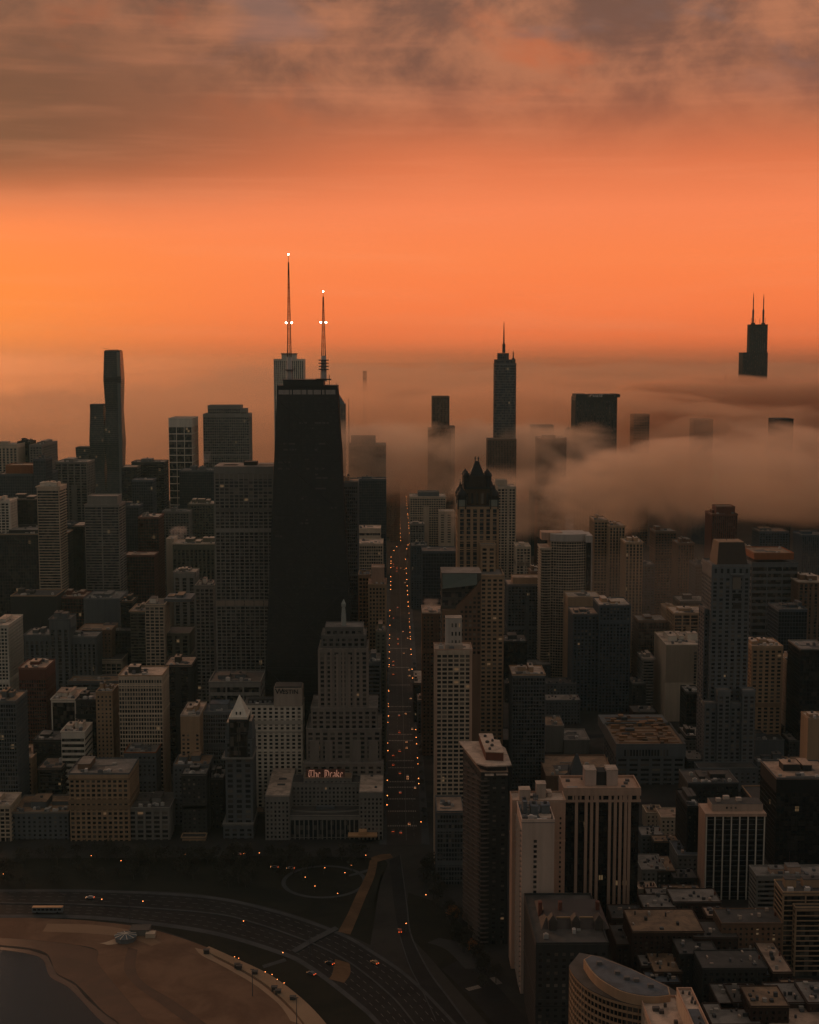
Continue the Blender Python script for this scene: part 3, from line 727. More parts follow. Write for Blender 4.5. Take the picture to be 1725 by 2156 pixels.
# --- stepped steel and glass tower with spire
TD = 2300
root = empty('skyscraper', (at(1065,757,TD).x,TD+15,0), 'slim rounded glass skyscraper with spire standing out of the cloud bank', 'skyscraper')
def rbox(x0, x1, y0, y1, r): # rounded plan
    out = []
    for cx_, cy_, a0 in ((x1-r,y0+r,-90),(x1-r,y1-r,0),(x0+r,y1-r,90),(x0+r,y0+r,180)):
        for k in range(5): a_ = R(a0+k*22.5); out.append((cx_+math.cos(a_)*r, cy_+math.sin(a_)*r))
    return out
a, b = at(1042,757,TD), at(1088,757,TD)
mass(root, rbox(a.x,b.x,TD,TD+30,6), 0, at(0,765,TD).z, (.15,.155,.16), 'curtain', 'b', 'dark', 2, 0, fl=4.2, sp=.22, bay=3)
c, d = at(1042.5,757,TD+2), at(1086,757,TD+2)
mass(root, rbox(c.x,d.x,TD+2,TD+28,5), at(0,765,TD).z-1, c.z, (.12,.12,.125), 'curtain', 'b', 'dark', 1, 0)
c, d = at(1049,743.5,TD+5), at(1072,743.5,TD+5)
mass(root, rbox(c.x,d.x,TD+5,TD+25,4), a.z-1, c.z, (.13,.11,.11), 'curtain', 'b', 'dark', 1, 0)
q = at(1061,743,TD+15)
m = MB(); m.lathe((q.x,TD+15), [(2.6,q.z),(2.4,at(0,725,TD).z),(1.3,at(0,722,TD).z),(1.0,at(0,700,TD).z),(.3,at(0,676,TD).z)], 10); m.build('spire', plain('mast_paint',(.05,.04,.035)), root)
q = at(1081,757,TD+15)
m = MB(); m.lathe((q.x,TD+15), [(3.2,q.z),(1.2,q.z+3),(.8,at(0,745,TD).z),(1.0,at(0,743,TD).z),(.2,at(0,739,TD).z)], 8); m.build('small_spire', plain('mast_paint',(.05,.04,.035)), root)

# --- stepped black tower with twin antennas
WD = 3440
root = empty('skyscraper', (at(1590,690,WD).x,WD+30,0), 'distant black stepped tower with twin white antennas above the fog', 'skyscraper')
for (x0_, x1_, yt_, off, dd) in ((1580,1617,683,5,26),(1565,1617,742,0,40)):
    a, b = at(x0_,yt_,WD+off), at(x1_,yt_,WD+off)
    mass(root, poly_box(a.x,b.x,WD+off,WD+off+dd), 0, a.z, (.02,.022,.024), 'slots', 'k', 'black', 3, 0, fl=4, bay=4.6)
for (xa, yt_) in ((1585.5,614),(1607,617)):
    q = at(xa,683,WD+18)
    m = MB(); m.box(q.x-4,q.x+4,WD+14,WD+22,q.z-1,at(0,679,WD).z); m.build('antenna_base', plain('dark_void',(.02,.02,.02)), root)
    m = MB(); m.lathe((q.x,WD+18), [(2.4,q.z),(2.4,at(0,652,WD).z),(1.3,at(0,650,WD).z),(1.2,at(0,630,WD).z),(.3,at(0,yt_,WD).z)], 8); m.build('antenna', plain('antenna_paint',(.10,.08,.075)), root)
for xa, yy in ((1582,668),(1590,672),(1600,670),(1611,668)):
    q = at(xa,683,WD+12); m = MB(); m.bar((q.x,WD+12,q.z-1),(q.x,WD+12,at(0,yy,WD).z),.5); m.build('whip_aerial', plain('dark_void',(.02,.02,.02)), root)
q = at(1528.5,800,WD-100); m = MB(); m.lathe((q.x,WD-100), [(2,0),(2,q.z-6),(1.2,q.z+2),(.3,at(0,787,WD-100).z)], 8)
tag(m.build('spire', plain('mast_paint',(.12,.06,.04))), 'lone spire tip poking from fog left of the distant black stepped tower', 'spire')

# --- bank block with a name board near its roof
root, a, b = B('broad dark block with notched roof and a small white name board in fog', 1213, 1300, 836, 2450, 60, 'dark', 'slots', 'k', 'dark', 'office_tower', 'building', 0, False, bay=5, top_band=6, parapet=0)
for (x0_, x1_, yt_) in ((1213,1238,830),(1246,1292,830.5),(1294,1306,830)):
    p_, q_ = at(x0_,yt_,2452), at(x1_,yt_,2452); m = MB(); m.box(p_.x,q_.x,2452,2505,a.z-.5,p_.z); m.build('roof_block', wall_mat(WC['dark']), root)
def text(body, size, loc, mat, parent, name='sign_lettering', ext=.15, rx=math.pi/2, font_scale=1.0):
    cu = bpy.data.curves.new(name, 'FONT'); cu.body = body; cu.size = size; cu.extrude = ext; cu.align_x = 'CENTER'; cu.align_y = 'CENTER'
    cu.offset = size*.012
    o0 = bpy.data.objects.new(name, cu); me = bpy.data.meshes.new_from_object(o0); bpy.data.objects.remove(o0)
    o = bpy.data.objects.new(name, me); C.objects.link(o); o.rotation_euler = (rx,0,0); me.materials.clear(); me.materials.append(mat)
    if parent: o.parent = parent; o.location = Vector(loc)-parent_world(parent)
    else: o.location = loc
    return o
q = at(1255.5,834.5,2451); text('CHASE', 7.5, (q.x,2450.6,q.z), plain('white_letters',(.75,.68,.62)), root, ext=.4)

# --- curved dark glass vault and others are in the table below
# --- the turreted limestone tower
ND = 1215
root = empty('skyscraper', (at(1005,1000,ND).x,ND+18,0), 'slender stone tower with four dark corner turrets and a steep black pyramid roof', 'skyscraper')
a, b = at(966,1075,ND), at(1049,1075,ND); X0, X1 = a.x, b.x; W_ = X1-X0
zz_ = lambda y: at(1000,y,ND).z
mass(root, poly_box(X0,X1,ND,ND+34), 0, zz_(1066), 'tan', 'widepiers', 'b', 'dark', 2, 0, bay=5.6, fl=3.7, sp=.16, pw=.42)
st_ = wall_mat(WC['tan']); dk = plain('dark_slate',(.014,.014,.013)); 
for yy in (1092, 1128, 1140, 1158):
    m = MB(); z = zz_(yy); m.box(X0-.95,X1+.95,ND-.95,ND+34.9,z,z+1.1); m.build('string_course', st_, root)
for i in range(6):
    xx = X0+W_*(i+.5)/6
# corner pavilions with lanterns and black domes
for (u, v) in ((.08,0),(.90,0),(.08,1),(.90,1)):
    cx_, cy_ = X0+W_*u+1.5*(1 if u<.5 else -1)*0, ND+3+v*28
    m = MB(); m.box(cx_-3.9,cx_+3.9,cy_-3.9,cy_+3.9,zz_(1072),zz_(1052)); m.build('turret_lantern', wall_mat((.26,.27,.22)), root)
    m = MB(); m.box(cx_-4.3,cx_+4.3,cy_-4.3,cy_+4.3,zz_(1052),zz_(1049)); m.build('turret_cornice', dk, root)
    m = MB(); m.lathe((cx_,cy_), [(4.4,zz_(1049)),(4.6,zz_(1043)),(3.4,zz_(1036)),(1.4,zz_(1030)),(.9,zz_(1026)),(.25,zz_(1020))], 12); m.build('turret_dome', dk, root)
    m = MB(); m.bar((cx_,cy_,zz_(1026)),(cx_,cy_,zz_(1014)),.25); m.bar((cx_-1.6,cy_,zz_(1017)),(cx_+1.6,cy_,zz_(1017)),.25); m.build('finial', plain('pale_finial',(.4,.36,.3)), root)
    for s in (-1,1):
        m = MB(); m.box(cx_+s*3.2-.5,cx_+s*3.2+.5,cy_-4.4,cy_-3.3,zz_(1072),zz_(1046)); m.build('buttress', dk, root)
cm = (X0+X1)/2-.6
m = MB(); m.box(cm-11,cm+11,ND+6,ND+28,zz_(1068),zz_(1030)); m.build('attic_wall', wall_mat((.10,.065,.04)), root)
for k in range(5):
    m = MB(); xx = cm-8.8+k*4.4; m.box(xx-.9,xx+.9,ND+5.7,ND+6.4,zz_(1062),zz_(1040)); m.build('attic_window', pane_mat(), root)
m = MB(); m.box(cm-12,cm+12,ND+5,ND+29,zz_(1031),zz_(1027)); m.build('attic_cornice', dk, root)
m = MB(); m.box(cm-9.6,cm+9.6,ND+7,ND+27,zz_(1028),zz_(1004)); m.build('upper_attic', wall_mat((.06,.045,.035)), root)
for s in (-1,1):
    cx_ = cm+s*9.6
    m = MB(); m.lathe((cx_,ND+8), [(2.6,zz_(1028)),(2.6,zz_(1006)),(3.2,zz_(1003)),(2.4,zz_(998)),(.9,zz_(995)),(.2,zz_(991))], 10); m.build('upper_turret', dk, root)
    m = MB(); m.lathe((cx_,ND+26), [(2.6,zz_(1028)),(2.6,zz_(1006)),(3.2,zz_(1003)),(2.4,zz_(998)),(.9,zz_(995)),(.2,zz_(991))], 10); m.build('upper_turret', dk, root)
m = MB(); hb = 6.6; m.prism([(cm-hb,ND+10),(cm+hb,ND+10),(cm+hb,ND+24),(cm-hb,ND+24)], zz_(1005), zz_(974), top=[(cm-1.7,ND+15),(cm+1.7,ND+15),(cm+1.7,ND+19),(cm-1.7,ND+19)]); m.build('pyramid_roof', dk, root)
for s in (-1,1):
    m = MB(); m.lathe((cm+s*1.4,ND+17), [(.5,zz_(975)),(.5,zz_(969)),(.8,zz_(968)),(.15,zz_(964))], 8); m.build('roof_pinnacle', dk, root)
# lower front shaft of the turreted tower, standing forward
c, d = at(1013,1150,1175), at(1061,1150,1175)
mass(root, poly_box(c.x,d.x,1175,1214.2), 0, at(0,1215,1175).z, 'tan', 'pairs', 'k', 'grey', 1, 1.5, bay=5.4, fl=3.55, sp=.45, pw=.38, kids=100)
c, d = at(1012,1096,1192), at(1045,1096,1192)
mass(root, poly_box(c.x+1,d.x,1200,1213.8), at(0,1215,1175).z, at(0,1150,1200).z, 'tan', 'pairs', 'k', 'grey', 1, 1, bay=5.0)

# --- tower with sloping glazed top
MD = 1085
root = empty('skyscraper', (at(975,1230,MD).x,MD+16,0), 'brown stone tower with a large sloping glass face cut across its top', 'skyscraper')
pA, pB, pC, pD = at(932,1208,MD), at(1013,1208,MD), at(1013,1222,MD), at(960,1278,MD)
zlo = at(0,1286,MD).z
mass(root, poly_box(pA.x, pB.x, MD+4, MD+34), 0, pA.z, (.11,.10,.08), 'horiz', 'b', 'grey', 6, 0, fl=6.5, sp=.35)
# sloping glass plane
m = MB(); za_, zb_ = at(0,1211,MD).z, at(0,1240,MD).z
m.face([(pA.x,MD-3,zb_),(pB.x-3,MD-3,at(0,1232,MD).z),(pB.x-3,MD+3.2,za_),(pA.x,MD+3.2,za_)]); m.face([(pA.x,MD-3,zb_),(pA.x,MD+3.2,za_),(pA.x,MD+3.3,zb_-1)])
m.build('sloping_glass_roof', plain('green_glass',(.07,.085,.065),.35), root)
f = MB()  # stone front whose top edge runs diagonally
fx0, fx1 = pA.x+0.0, pB.x
nb = 9; nfl = 60; sm = wall_mat(WC['brown'])
def topz(x):
    t_ = (x-pD.x)/(pC.x-pD.x); return (pD.z+(pC.z-pD.z)*max(0,min(1,t_))) if x >= pD.x else pD.z-2
N_ = 24
for i in range(N_):
    xa = fx0+(fx1-fx0)*i/N_; xb = fx0+(fx1-fx0)*(i+1)/N_
    f.face([(xa,MD-4,0),(xb,MD-4,0),(xb,MD-4,topz(xb)),(xa,MD-4,topz(xa))])
    f.face([(xa,MD-4,topz(xa)),(xb,MD-4,topz(xb)),(xb,MD+4.5,topz(xb)),(xa,MD+4.5,topz(xa))])
f.face([(fx1,MD-4,0),(fx1,MD+4,0),(fx1,MD+4,topz(fx1)),(fx1,MD-4,topz(fx1))]); f.face([(fx0,MD+4,0),(fx0,MD-4,0),(fx0,MD-4,topz(fx0)),(fx0,MD+4,topz(fx0))])
f.build('stone_front', sm, root)
k_ = 0
for j in range(46):
    z = pC.z-6-j*3.55
    for i in range(9):
        xx = fx0+1.8+(fx1-fx0-3.6)*i/8
        if z < topz(xx)-4 and z < topz(xx-1.5)-4 and z > 4 and k_ < 100:
            m = MB(); m.box(xx-.95,xx+.95,MD-4.12,MD-3.9,z-.95,z+.95); m.build('window', pane_mat(), root); k_ += 1
# ---------------------------------------------------------------- the rest of the skyline, far to near
K = dict
T = [
 # label, x0, x1, ytop, Y, depth, kwargs
 ("tiny dark tower top floating alone above the far fog",764.5,771.5,782,3900,22,K(wall='dark',pat='slots',units=0,big=False)),
 ("pale striped tower with roof aerials at the far left edge by the lake",-12,36,937,1950,40,K(wall='cream',pat='piers',bay=5,units=3,top_band=4)),
 ("black box tower between two pale gridded towers near the left lake edge",37,63,931,1990,34,K(wall='black',pat='curtain',roof='dark',units=2)),
 ("pale gridded apartment tower with darker right side at the far left lake edge",63,88,938,1960,90,K(wall='stone',pat='grid',bay=4.4,roof='grey',units=3)),
 ("low block with rust orange roof storey before the left lake towers",12,68,981,1820,40,K(wall='rust',pat='blank',z0=130,roof='brown',units=1,big=False,tiers=[(-5,72,997,-2,44,dict(wall='dark',pat='curtain',kw=K(z0=0)))][:0])),
 ("dark glass slab under the rust orange roof storey at left",-8,70,1000,1800,62,K(wall='blue',pat='curtain',glass='b',roof='dark',units=1,big=False)),
 ("dark rounded tower before the pale gridded tower at the left lake edge",70,96,968,1790,34,K(wall='blue',pat='curtain',glass='b',roof='dark')),
 ("narrow dark annex with stepped right edge beside a strip of orange lake",90,110,994,1840,30,K(wall='blue',pat='fine',roof='dark',units=0)),
 ("pale balcony tower with sail shaped roof top left of the ribbed octagonal tower",78,124,1026,1560,32,K(wall='cream',pat='balcony',roof='pale',bay=22,tiers=[(84,118,1018,6,18,dict(wall='white',pat='blank'))],top_band=3)),
 ("white balcony block cut by the left edge beside a black slab",-16,20,1056,1620,30,K(wall='white',pat='deepgrid',roof='pale')),
 ("black slab with thin pale roof line behind the white balcony block at left edge",18,80,1052,1680,34,K(wall='black',pat='curtain',roof='pale',units=1)),
 ("wide dark glass block with bright roof rim and scattered lit windows at left",-20,137,1126,1600,44,K(wall='dark',pat='curtain',glass='n',roof='grey',rim='tan',units=6,lit=.004)),
 ("flat slab rising behind the wide dark glass block with lit windows",30,125,1112,1650,20,K(wall='dark',pat='curtain',roof='dark',units=2)),
 ("black slab with one bright vertical edge left of the white banded tower",152,176,1108,1640,40,K(wall='black',pat='curtain',roof='pale',units=0,big=False)),
 ("white banded tower with long horizontal balconies left of centre",178,250,1064,1580,38,K(wall='stone',pat='bands',fl=3.1,sp=.36,bay=24,roof='grey',tiers=[(184,247,1046,5,26,dict(wall='stone',pat='blank'))],units=2,big=False)),
 ("dark mass of glass at the foot of the wavy glass tower",128,186,1106,1720,30,K(wall='blue',pat='curtain',glass='b',roof='dark')),
 ("dark banded office slab with lit roof kit right of the wavy glass tower",277,345,974,1950,40,K(wall='dark',pat='bands',fl=3.6,sp=.4,roof='grey',units=6,pent='steel')),
 ("dark block with a bright sloping roof strip left of the dark banded slab",256,288,984,1900,30,K(wall='dark',pat='bands',fl=3.6,roof='pale',units=0,big=False)),
 ("blue glass curved front tower before the dark banded slab",278,321,1012,1830,30,K(wall='blue',pat='curtain',glass='b',roof='blue',units=1,big=False)),
 ("long dark glass shoulder below the curved blue glass tower",256,292,1066,1760,30,K(wall='blue',pat='curtain',glass='b',roof='dark')),
 ("dark tower ruled by a coarse white grid on its face",355,404,882,2120,65,K(wall='white',pat='bigrid',bay=13,fl=10.6,sp=.12,pw=.07,roof='grey',top_band=11,units=0,big=False)),
 ("dark glass block standing against the coarse white grid tower",378,452,992,2040,50,K(wall='blue',pat='curtain',glass='b',roof='grey',units=3,pent='steel')),
 ("broad granite tower with stepped shoulders left of the black tapering tower",428,524,873,2140,46,K(wall='stone',pat='fine',fl=4,bay=3.2,top_band=3,roof='grey',units=0,big=False,tiers=[(438,506,855,4,36,dict()),(506,518,862,4,30,dict())])),
 ("round cornered grey tower with pale ribs left of the wavy glass tower",116,183,974,1900,48,K(wall='stone',pat='piers',bay=9,pw=.2,fl=3.6,sp=.3,roof='grey',units=3,pent='stone')),
 ("dark red brick tower with bright cluttered roof below the dark banded slab",291,334,1090,1700,40,K(wall='brick',pat='curtain',glass='n',roof='pale',units=8,big=False)),
 ("dark brick slab with pale roof line before the dark red brick tower",262,325,1170,1620,30,K(wall='brick',pat='curtain',glass='n',roof='tan',units=1,big=False)),
 ("dark lower neighbour of the dark brick slab beside the white banded tower",255,290,1205,1650,30,K(wall='dark',pat='curtain',roof='dark')),
 ("cream ribbed block with steam on its roof left of the big gridded tower",364,452,1146,1660,40,K(wall='olive',pat='piers',bay=5,roof='pale',top_band=6,units=3,rim='cream')),
 ("pale blank walled block under the steam plume at left",350,366,1136,1668,30,K(wall='cream',pat='blank',roof='pale',units=1,big=False)),
 ("faded grey block behind the steam plume left of the big gridded tower",342,398,1078,1850,30,K(wall='stone',pat='grid',roof='grey',units=3)),
 ("faded stepped block beside the big gridded tower at its upper left",396,450,1062,1880,40,K(wall='olive',pat='grid',roof='pale',units=3)),
 ("grey stone block with arched bay front in the left middle",366,411,1206,1500,26,K(wall='stone',pat='widepiers',bay=9,roof='pale',top_band=5,units=2)),
 ("narrow gridded block against the left side of the big gridded tower",412,450,1234,1345,32,K(wall='stone',pat='grid',bay=4,roof='dark',top_band=2,z0=0,pent='white',units=1)),
 ("dark low block with bright roof edges in the left middle",22,118,1256,1480,40,K(wall='dark',pat='blank',roof='dark',rim='tan',units=6)),
 ("dark red brick block with bright roof patches in the left middle",130,178,1258,1500,36,K(wall='brick',pat='curtain',glass='n',roof='tan',units=4)),
 ("grey block with cluttered roof right of the red brick roof patches",176,252,1262,1490,50,K(wall='steel',pat='blank',roof='grey',units=9)),
 ("sloping roofed brown hall in the left middle",165,234,1328,1400,34,K(wall='brown',pat='punched',roof='brown',units=1,big=False)),
 ("collegiate stone block with tall arched bays at left",52,104,1338,1370,30,K(wall='steel',pat='widepiers',bay=5,roof='grey',units=3,top_band=5)),
 ("collegiate stone tower rising over the arched bay block at left",104,146,1305,1360,26,K(wall='steel',pat='widepiers',bay=7,roof='dark',top_band=9,units=1)),
 ("long collegiate stone wing with tall bays at left centre",146,202,1342,1365,26,K(wall='steel',pat='widepiers',bay=4.6,roof='grey',top_band=6,units=2)),
 ("dark block with rust roofed lower wing in the left middle",205,275,1330,1420,26,K(wall='dark',pat='curtain',roof='dark')),
 ("balcony block with curved stepped corner left of the pale square windowed tower",275,306,1288,1390,40,K(wall='olive',pat='balcony',roof='tan',units=2,rim='tan')),
 ("dark banded block behind the curved balcony block at left centre",254,278,1268,1440,30,K(wall='black',pat='bands',roof='brown',units=1)),
 ("pale square windowed tower with two white roof tanks left of centre",306,345,1274,1350,30,K(wall='cream',pat='deepgrid',bay=4.4,roof='dark',units=2,kids=100,pent='white')),
 ("grey windowless block above tall ribs left of centre",346,402,1268,1365,34,K(wall='steel',pat='blank',z0=132,roof='brown',units=3)),
 ("ribbed lower half of the grey windowless block left of centre",350,398,1335,1361,36,K(wall='olive',pat='piers',bay=7,roof='dark',units=0,big=False,top_band=1)),
 ("white gridded apartment block at the left edge above the dark slab",-20,16,1318,1380,56,K(wall='white',pat='grid',bay=3.6,roof='pale',units=3,kids=60)),
 ("dark slab block below the white gridded block at the left edge",-20,33,1478,1090,34,K(wall='steel',pat='fine',roof='brown',units=1)),
 ("dark block with pinkish roof and a small hut at left",40,96,1408,1205,34,K(wall='brick',pat='fine',glass='n',roof='tan',top_band=9,units=2)),
 ("pale colonnaded top storey block with shadowed podium at left",159,256,1390,1390,44,K(wall='cream',pat='widepiers',bay=5.2,pw=.16,roof='dark',top_band=3,units=2)),
 ("long low dark block in front of the pale colonnaded block",142,256,1436,1335,26,K(wall='steel',pat='bands',roof='brown',units=3,big=False)),
 ("large pale office block of tiny square windows left of centre",250,341,1424,1130,34,K(wall='cream',pat='fine',bay=2.2,fl=3.5,roof='pale',rim='tan',units=4,top_band=2,kids=100,blind=.5,pent='dark')),
 ("black fronted block with pale arched rib ends and white roof hut",348,402,1402,1225,36,K(wall='dark',pat='widepiers',bay=9,roof='tan',units=1)),
 ("black block with tall white frames on its face at left",108,160,1474,1180,40,K(wall='white',pat='bigrid',bay=15,fl=90,sp=.0,pw=.10,roof='tan',top_band=2,units=3)),
 ("dark low annex at the foot of the white framed black block",70,130,1560,1140,30,K(wall='dark',pat='punched',roof='grey')),
 ("slim brown brick tower with carved top left of the large pale office block",203,236,1458,1150,26,K(wall='tan',pat='punched',bay=3.4,roof='grey',units=2,kids=40)),
 ("dark terraced block between the slim brown tower and the striped white block",160,203,1475,1170,30,K(wall='dark',pat='fine',roof='dark')),
 ("brown apartment block with brown roof hut at lower left",18,67,1598,1125,40,K(wall='tan',pat='punched',roof='tan',units=1,top_band=2,kids=60,ph=7)),
 ("small black and white framed block with bright roof spots at lower left",84,128,1618,1110,28,K(wall='dark',pat='balcony',bay=5,roof='tan',units=5,big=False)),
 ("white block with bold dark horizontal window bands at lower left",129,178,1542,1125,28,K(wall='white',pat='horiz',fl=4.6,sp=.45,bay=22,roof='pale',top_band=3,units=1,pent='white')),
 ("orange roofed tower with paired windows left of the pointed roof tower",381,420,1508,1100,42,K(wall='tan',pat='punched',roof='pale',rim='pale',top_band=13,units=4,kids=60,pw=.45)),
 ("stone block with stone carved cornice below the orange roofed tower",366,440,1612,1078,28,K(wall='steel',pat='punched',roof='brown',units=4,kids=40)),
 ("pale sloped podium roof block before the big gridded tower",441,548,1437,1150,38,K(wall='stone',pat='bigrid',bay=15,fl=7,sp=.4,roof='dark',units=1,pent='steel')),
 ("wide grey low block with dark ribbed front under the podium roofs",428,515,1500,1120,26,K(wall='grey',pat='fine',roof='blue',units=2)),
 # front row on the park
 ("narrow cream block at the lower left edge facing the dark park",-22,21,1697,1052,30,K(wall='cream',pat='deepgrid',bay=4.4,roof='pale',kids=30,units=2)),
 ("wide dark stone block with jumbled skylights facing the dark park",23,144,1712,1056,42,K(wall='steel',pat='punched',bay=3.8,roof='brown',rim='stone',units=14,kids=90)),
 ("big warm brown hotel of many square windows facing the dark park",146,270,1630,1052,40,K(wall='tan',pat='deepgrid',bay=4.0,fl=3.6,sp=.38,pw=.36,roof='grey',rim='steel',top_band=3,units=8,kids=100,pent='brown')),
 ("dark gabled tower set behind the warm brown hotel",262,328,1586,1105,34,K(wall='steel',pat='punched',roof='grey',rim='rust',units=2)),
 ("narrow apartment block with pale framed bow windows facing the dark park",270,356,1702,1054,36,K(wall='stone',pat='widepiers',bay=6,pw=.3,sp=.42,roof='dark',units=6,kids=60)),
 ("dark apartment tower with lit stone base left of the pointed roof tower",383,434,1632,1060,30,K(wall='dark',pat='punched',roof='grey',units=3,kids=60)),
 ("low pale arcade with lit top at the foot of the dark apartment tower",384,431,1764,1051,8,K(wall='tan',pat='deepgrid',fl=3.4,top_band=1,roof='dark',units=0,big=False)),
 ("dark slot block between the two park front apartment houses",355,383,1740,1075,30,K(wall='dark',pat='punched',roof='dark')),
 ("black brick block behind the pointed roof tower on its left",434,470,1640,1082,26,K(wall='dark',pat='punched',roof='grey',units=3)),
 ("low dark block with pale arches between the pointed roof tower and the old hotel",540,636,1712,1110,26,K(wall='steel',pat='widepiers',bay=6,roof='brown',units=4)),
 # centre, right of the black tower
 ("dark glass tower hugging the right side of the black tapering tower",714,753,1016,1335,40,K(wall='steel',pat='fine',glass='k',roof='brown',units=2,top_band=3,pent='tan')),
 ("hazy wide dark tower in fog right of the diamond topped tower",736,812,938,2330,60,K(wall='brown',pat='slots',roof='dark',units=0,big=False,tiers=[(740,790,920,10,30,dict())])),
 ("blue glass slab behind the arched cream tower on the avenue",752,813,1010,1980,30,K(wall='blue',pat='curtain',glass='b',roof='dark',units=1)),
 ("slim ribbed tower close to the avenue lamps in haze",821,842,998,2800,60,K(wall='tan',pat='slots',roof='grey',units=1)),
 ("wide ribbed block left of the avenue in haze",786,821,1012,2860,50,K(wall='tan',pat='slots',roof='grey',units=1)),
 ("cream banded office block with lit rooftop left of the avenue",753,801,1114,1600,30,K(wall='cream',pat='horiz',fl=6,bay=10,roof='pale',units=3,big=False)),
 ("wider cream office block stepping down below the banded office block",753,806,1146,1540,40,K(wall='cream',pat='fine',bay=2.6,roof='pale',units=4,big=False,kids=60)),
 ("slim pale ribbed tower left of the avenue with blank roof box",777,812,1232,1262,34,K(wall='tan',pat='piers',bay=3.3,fl=3.4,sp=.42,roof='tan',units=1,big=False,tiers=[(783,809,1197,8,20,dict(wall='pink',pat='blank'))],kids=100)),
 ("small sloped roof glass box between the dark glass tower and the ribbed tower",756,778,1212,1300,26,K(wall='tan',pat='grid',roof='blue',units=1)),
 ("low terraced block at the avenue beside the beacon tower",776,800,1395,1190,40,K(wall='steel',pat='bands',roof='grey',units=2)),
 ("small shop block with bright roof edge left of the avenue",792,812,1330,1230,40,K(wall='olive',pat='punched',roof='tan',units=3)),
 # right of the avenue, far
 ("slant topped tower fading in the fog left of the spired glass skyscraper",911,946,836,2450,46,K(wall='brown',pat='slots',roof='dark',units=0,big=False,tiers=[(903,950,905,-6,60,dict())])),
 ("arch crowned pale tower half sunk in fog below the slant topped tower",925,957,899,2520,36,K(wall='brown',pat='widepiers',bay=6,roof='dark',units=1)),
 ("foggy shoulder block of the spired glass skyscraper",1028,1087,926,2250,36,K(wall='brown',pat='slots',roof='dark',units=0,big=False)),
 ("red brown box tower with bright roof hut rising from the cloud bank",1134,1193,923,2350,50,K(wall='brick',pat='curtain',glass='n',roof='pale',units=4,pent='dark')),
 ("dark block behind the red brown box tower in the fog",1120,1166,897,2590,40,K(wall='blue',pat='curtain',glass='b',roof='dark',units=1,big=False)),
 ("foggy dark block left below the name board block",1213,1270,893,2530,50,K(wall='blue',pat='curtain',glass='b',roof='pale',units=2,big=False)),
 ("foggy dark block joined right of the red brown box tower",1196,1212,905,2600,40,K(wall='dark',pat='slots',roof='dark',units=0)),
 ("gridded apartment top poking from fog right of the name board block",1335,1368,874,2700,40,K(wall='brown',pat='grid',bay=5,fl=5,roof='dark',units=0,big=False)),
 ("faint blue tower top in fog right of the gridded apartment top",1462,1502,884,2740,40,K(wall='blue',pat='slots',glass='b',roof='dark',units=0,big=False)),
 ("small black tower top in a fog gap at the right edge",1632,1671,883,2400,40,K(wall='black',pat='slots',roof='black',units=0,big=False)),
 ("pale banded slab right of the avenue below the fog",864,938,1047,2140,50,K(wall='cream',pat='grid',bay=3.6,roof='pale',units=4,big=False,tiers=[(880,925,1036,14,16,dict(wall='steel',pat='blank'))])),
 ("pale windowless slab with two columns of slits right of the avenue",925,957,1078,2090,30,K(wall='cream',pat='blank',roof='pale',units=0,big=False)),
 ("small pale gridded block below the pale banded slab",864,893,1104,2080,30,K(wall='stone',pat='grid',roof='pale',units=3)),
 ("low shop block with white roof objects right of the avenue",866,900,1150,2040,40,K(wall='blue',pat='punched',roof='grey',units=5)),
 ("dark blue glass slab filling the middle right of the avenue",890,960,1162,1500,36,K(wall='blue',pat='curtain',glass='b',roof='dark',units=2,big=False)),
 ("hazy pale gridded tower right behind the turreted stone tower",1048,1086,1026,1760,36,K(wall='cream',pat='grid',bay=4.2,roof='pale',units=1,big=False,tiers=[(1043,1068,1012,10,16,dict(wall='cream',pat='blank'))])),
 ("hazy pale tower right of the hazy gridded tower",1088,1117,1152,1710,36,K(wall='cream',pat='grid',roof='pale',units=1)),
 ("low bright roofed block among the haze right of the turreted tower",1118,1140,1204,1650,30,K(wall='brown',pat='punched',roof='pale',units=1)),
 ("round fronted dark grid tower between the turreted tower and the big curved tower",1070,1142,1232,1600,40,K(wall='steel',pat='grid',bay=4,roof='olive' if 0 else 'tan',units=1,big=False,tiers=[(1080,1138,1218,8,26,dict(wall='tan',pat='blank'))])),
 ("black low block at the feet of the round fronted dark grid tower",1062,1110,1352,1500,40,K(wall='black',pat='curtain',roof='dark',units=4)),
 ("tall brown gridded tower right of the big curved tower in haze",1252,1280,1096,1690,40,K(wall='tan',pat='grid',bay=3.6,roof='tan',units=1)),
 ("twin brown gridded tower standing taller on the right in haze",1284,1316,1108,1670,40,K(wall='tan',pat='piers',bay=3.6,roof='tan',units=1)),
 ("flat roofed ribbed tower right of the twin brown towers",1318,1354,1143,1620,36,K(wall='tan',pat='piers',bay=3.6,roof='pale',units=2)),
 ("dark brown slab between the ribbed towers and the white blank wall block",1345,1405,1308,1500,34,K(wall='brown',pat='curtain',glass='n',roof='grey',units=2)),
 ("narrow pale ribbed tower right of the dark brown slab",1403,1424,1282,1560,30,K(wall='tan',pat='grid',roof='tan',units=1)),
 ("dark ribbed block with bright roof plate behind the white blank wall block",1420,1488,1292,1480,40,K(wall='tan',pat='piers',bay=8,pw=.16,roof='pale',units=2)),
 ("long dark roofed hall behind the ribbed block at right",1432,1500,1268,1570,40,K(wall='dark',pat='curtain',roof='grey',units=2)),
 ("blue glass tower with one bright edge in the right haze",1465,1490,1190,1660,36,K(wall='blue',pat='curtain',glass='b',roof='dark',units=1)),
 ("hazy ribbed tower second from the blue glass tower",1428,1462,1145,1730,36,K(wall='brown',pat='piers',roof='grey',units=1)),
